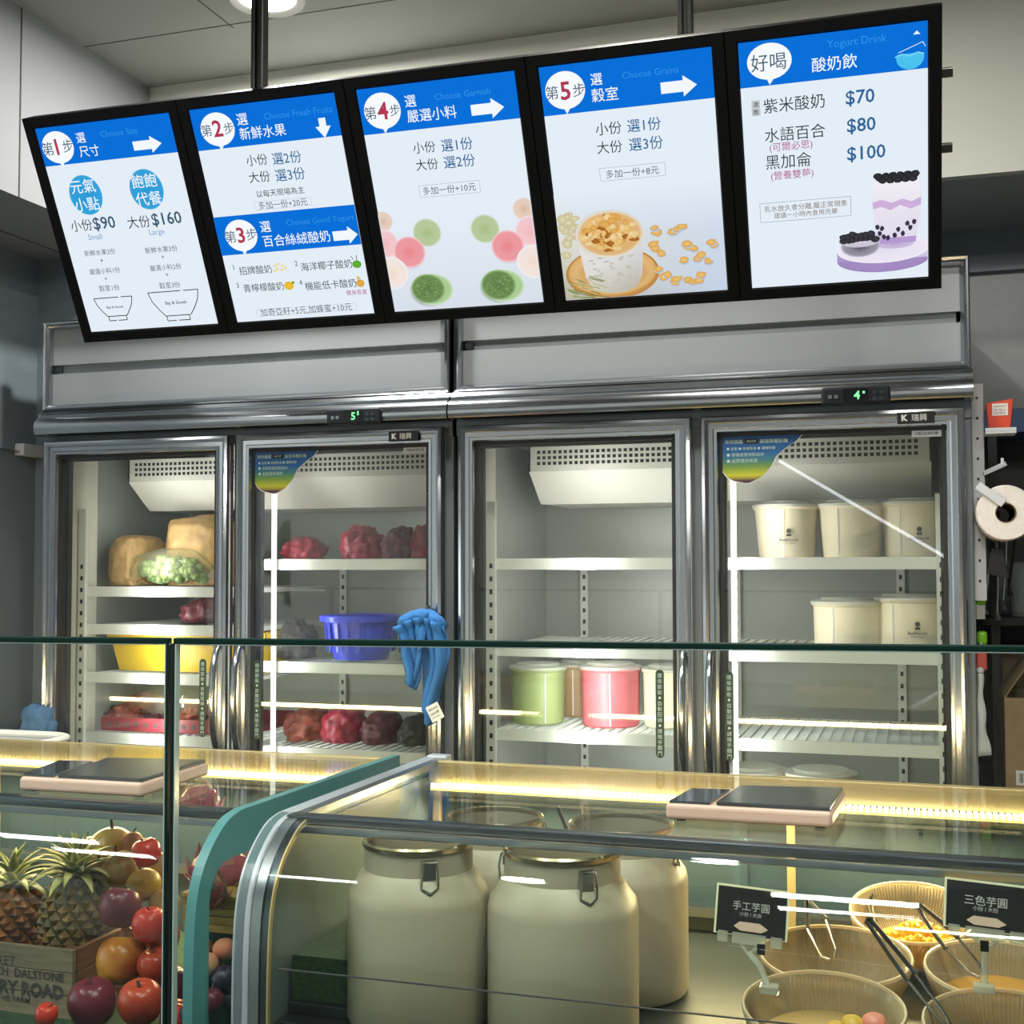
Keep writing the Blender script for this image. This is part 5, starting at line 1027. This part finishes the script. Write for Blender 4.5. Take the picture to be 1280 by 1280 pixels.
cups(1279, .36, 1.374, 4, 'stack of clear plastic cups at the right edge, on the black rack shelf')
cups(1247, .52, 1.374, 2, 'two clear cups standing behind the lime green handle')
t = thing('grip_tool', 'red plastic handled tool hanging below the guard edge by the fridge', 'tool', (2.445, .05, 1.235)); a = at(1227, 814, 1, .04); b = at(1227, 838, 1, .04)
obj('grip', G().box(a.x-.011, a.x+.011, .035, .05, b.z, a.z), M['redplas'], t, bevel=.004); obj('shank', G().box(a.x-.003, a.x+.003, .041, .045, a.z-.001, a.z+.02), M['steelbr'], t)
g = G(); N = 12
ca = [at(1222, 838+i*(946-838)/N, 1, .03) for i in range(N+1)]; cb = [at(1229+10*(i/N)**2+1.5*math.sin(i*1.3), 838+i*(944-838)/N, 1, .03) for i in range(N+1)]
for i in range(N+1):
    g.v += [tuple(ca[i]), tuple(ca[i].lerp(cb[i], .5)+Vector((0, -.006*math.sin(i), 0))), tuple(cb[i])]
for i in range(N):
    for j in range(2): k = i*3+j; g.f.append((k, k+3, k+4, k+1))
t = thing('white_bag', 'limp white plastic bag hanging along the side of the right fridge', 'bag', tuple(ca[-1])); o = obj('film', g, M['whitepl'], t, smooth=2); o.modifiers.new('thickness', 'SOLIDIFY').thickness = .002
obj('knot', lump(.008, .006, .008, 4, .1, 2, 2, c=tuple(ca[0].lerp(cb[0], .5))), M['whitepl'], t, smooth=2)
# cardboard carton and the things behind it
c0 = at(1257, 955, 1, .22)
t = thing('cardboard_box', 'open kraft carton with a barcode at the right edge, standing on the steel bench', 'box', (c0.x+.13, .33, .976))
bz = .976; X0 = c0.x; hz_ = at(1257, 872, 1, .22).z
obj('carton', G().box(X0, X0+.26, .22, .223, bz, hz_).box(X0, X0+.26, .437, .44, bz, hz_).box(X0, X0+.003, .223, .437, bz, hz_).box(X0+.257, X0+.26, .223, .437, bz, hz_).box(X0, X0+.26, .22, .44, bz, bz+.003), M['cardboard'], t)
obj('flap', G().prism([(X0, .222, hz_), (X0, .438, hz_), (X0+.055, .438, hz_+.085), (X0+.055, .222, hz_+.085)], (.003, 0, 0)), M['cardboard'], t, recalc=True)
obj('flap', G().prism([(X0+.01, .438, hz_), (X0+.25, .438, hz_), (X0+.25, .47, hz_+.09), (X0+.01, .47, hz_+.09)], (0, .003, 0)), M['cardd'], t, recalc=True)
g = G()
for i in range(16): g.box(X0+.028+i*.0028, X0+.028+i*.0028+(.0018 if i % 3 else .0009), .2185, .2192, bz+.022, bz+.044)
bc = obj('barcode_patch', G().box(X0+.022, X0+.080, .2193, .22, bz+.016, bz+.050), M['white'], t); obj('barcode', g, M['ink_k2'], bc, kind='stuff')
obj('round_mark', G().lathe([(.0001, 0), (.010, 0), (.010, .0008), (.0001, .0008)], 20, (X0+.052, .2192, bz+.135), tilt=Matrix.Rotation(R(90), 3, 'X')), M['whitepl'], t)
t = thing('cardboard_box', 'dim flat carton standing behind the kraft carton on the bench', 'box', (2.66, .55, .976)); obj('carton', G().box(2.58, 2.85, .50, .60, .976, 1.255), M['cardd'], t, bevel=.002); obj('tape', G().box(2.69, 2.72, .499, .5, .976, 1.255), M['cardboard'], t)
t = thing('steel_tin', 'flat tin with a bright lid in the dark behind the kraft carton', 'tin', (2.52, .45, .976)); obj('tin', G().lathe([(.05, .976), (.05, 1.07), (.0001, 1.07)], 28, (2.53, .45, 0)), M['cardd'], t, smooth=True); obj('lid', G().lathe([(.053, 1.07), (.054, 1.078), (.0001, 1.08)], 28, (2.53, .45, 0)), M['steelbr'], t, smooth=True)
# printed card in a frame lying low on the right, behind the rear rail
q = at(1264, 1058, 1, -.42); t = thing('picture_card', 'framed card with purple and green print, low at the right edge behind the counter', 'sign', (q.x+.03, -.42, q.z-.03))
obj('frame', G().frame(q.x-.02, q.x+.10, q.z-.028, q.z+.03, [(0, .006), (0, -.002), (.003, -.002), (.003, .001)], -.42), M['steelbr'], t)
obj('print_upper', G().box(q.x-.017, q.x+.097, -.4195, -.417, q.z-.002, q.z+.027), mat('print_purple', '#6b6a86', .4), t); obj('print_lower', G().box(q.x-.017, q.x+.097, -.4195, -.417, q.z-.025, q.z-.0025), mat('print_green', '#7f9a30', .4), t)
obj('stand', G().box(q.x-.02, q.x+.10, -.414, -.40, .0, q.z-.028), M['cabgrey'], t)
# ------------------------------------------------------------------ left wall
s0 = at(12, 550, 0, XL); s1 = at(47, 578, 0, XL)
t = thing('wall_sensor', 'small white box on a thin metal rod, on the left wall beside the fridge', 'sensor', (XL+.02, (s0.y+s1.y)/2, s1.z))
obj('case', G().box(XL+.001, XL+.032, s0.y+.02, s1.y-.012, s1.z+.012, s0.z-.008), M['whitepl'], t, bevel=.003)
obj('rod', G().tube([(XL+.016, s0.y+.02, 1.83), (XL+.016, s0.y-.4, 1.83)], .004, 8), M['steelbr'], t, smooth=True); obj('rod_end', G().lathe([(.0001, 0), (.007, 0), (.007, .012), (.0001, .012)], 16, (XL+.016, s0.y-.41, 1.83), tilt=Matrix.Rotation(R(-90), 3, 'X')), M['steelbr'], t)
q = at(20, 930, 1, -.25)
t = thing('white_basin', 'white rounded basin rim at the far left behind the light rail', 'basin', (q.x-.1, -.2, .95))
g = G(); P = []
for i in range(40):
    a = 2*math.pi*i/40; ca_, sa = math.cos(a), math.sin(a); P.append((q.x-.10+.16*math.copysign(abs(ca_)**.5, ca_), -.20+.12*math.copysign(abs(sa)**.5, sa), q.z))
obj('rim', G().tube(P, .009, 8, closed=True), M['white'], t, smooth=True)
g = G(); n = len(P); cx, cy = q.x-.10, -.20
for k_, z in ((1.0, q.z), (.9, q.z-.09), (.80, q.z-.12)):
    for p in P: g.v.append((cx+(p[0]-cx)*k_, cy+(p[1]-cy)*k_, z))
for r_ in range(2):
    for j in range(n): g.f.append((r_*n+j, r_*n+(j+1) % n, (r_+1)*n+(j+1) % n, (r_+1)*n+j))
g.f.append(tuple(range(2*n, 3*n))); obj('bowl', g, M['white'], t, smooth=True)
obj('stand', G().box(cx-.11, cx+.11, cy-.08, cy+.08, 0, q.z-.121), M['cabgrey'], t)
bq = at(42, 905, 1, -.05); single('cloth_bundle', (lambda g_: G().add([(a, b, c_-min(v[2] for v in g_.v)) for a, b, c_ in g_.v], g_.f))(lump(.05, .05, .07, 77, .25, 2.5, 4, .3)), mat('blue_cloth', '#3d5f80', .9, 0, .4, 40, .15), 'dull blue cloth bundle against the left wall beside the fridge', 'cloth', (bq.x, -.02, q.z-.02), None, smooth=2)
t = thing('side_counter', 'grey side counter at the far left under the basin and the cloth', 'counter', (-.09, -.1, 0)); obj('top', G().box(XL+.002, .0, .04-.10, .17, q.z-.05, q.z-.022), M['alu'], t, bevel=.002); obj('body', G().box(XL+.004, -.004, -.05, .165, 0, q.z-.0505), M['cabgrey'], t)

# ------------------------------------------------------------------ the street in front of the shop (seen only as reflections)
M['render'] = mat('white_render', '#d9d8d2', .8); M['winglass'] = mat('street_window', '#3a4650', .15); M['pinksign'] = mat('pink_sign', '#c87a80', .6); M['foliage'] = mat('street_foliage', '#2f4426', .8, 0, .5, 20, .3); M['asphalt'] = mat('asphalt', '#4a4b4c', .9)
struct('street', G().box(-30, 30, -40, -9.001, -.06, -.01), M['asphalt'])
t = thing('street_building', 'white building with windows and a pink sign across the street, reflected in a fridge door', 'building', (-9, -17, 0))
obj('wall', G().box(-16, -4, -20, -17, 0, 9), M['render'], t)
for i in range(5):
    for j in range(3):
        f = obj('window', G().frame(-15.3+i*2.3, -13.9+i*2.3, 1.2+j*2.6, 2.7+j*2.6, [(0, 0), (0, -.06), (.08, -.06), (.08, .02)], -17.0), M['render'], t)
        obj('pane', G().box(-15.25+i*2.3, -13.95+i*2.3, -17.02, -17.005, 1.25+j*2.6, 2.65+j*2.6), M['winglass'], f)
        obj('sill', G().box(-15.4+i*2.3, -13.8+i*2.3, -17.25, -17.0, 1.08+j*2.6, 1.18+j*2.6), M['render'], f)
sg = obj('sign', G().box(-11, -6.5, -17.3, -17.1, 2.75, 3.35), M['pinksign'], t, label='pink shop sign')
obj('awning', G().prism([(-15, -17.05, 2.7), (-15, -18.2+2.2, 2.4), (-15, -16.0, 2.3), (-15, -17.05, 2.5)], (3.2, 0, 0)), M['render'], t, recalc=True)
for i, (x, y, h, lb) in enumerate(((-5.2, -12.5, 2.2, 'street tree reflected in the fridge door, nearer the shop'), (-8.8, -14.5, 2.8, 'street tree before the white building, farther off'))):
    t = thing('street_tree', lb, 'tree', (x, y, 0), 'street trees across the road'); obj('trunk', G().tube([(x, y, 0), (x+.05, y, h*.5)], [.08, .05], 8), M['stem'], t, smooth=True); obj('crown', lump(.8, .8, .7, 90+i, .35, 3, 4, c=(x, y, h*.72)), M['foliage'], t)
def mirrored(px, py, Y):                                           # where a thing on the customer side stands to be seen at px, py in a fridge door
    p = at(px, py, 1, -.005); m_ = Vector((CAM.x, -.01-CAM.y, CAM.z)); return p+(p-m_)*((Y-p.y)/(p.y-m_.y))
n0 = mirrored(974, 576, -5.93); n1 = mirrored(1183, 697, -5.93)  # glowing tube added out of view to make the bright line in the door
t = thing('added_glow_line', 'slanting glowing tube added on the unseen wall, for the bright line mirrored in the right fridge door', 'light', ((n0.x+n1.x)/2, -5.97, n1.z))
obj('tube', G().tube([n0, n1], .011, 10), emis('glow_line_white', '#f4f6ff', 9.0), t, smooth=True)
for k in (.08, .5, .92): p = n0.lerp(n1, k); obj('bracket', G().box(p.x-.01, p.x+.01, -6.0, -5.938, p.z-.006, p.z+.006), M['white'], t)
bpy.data.objects.remove(_to)
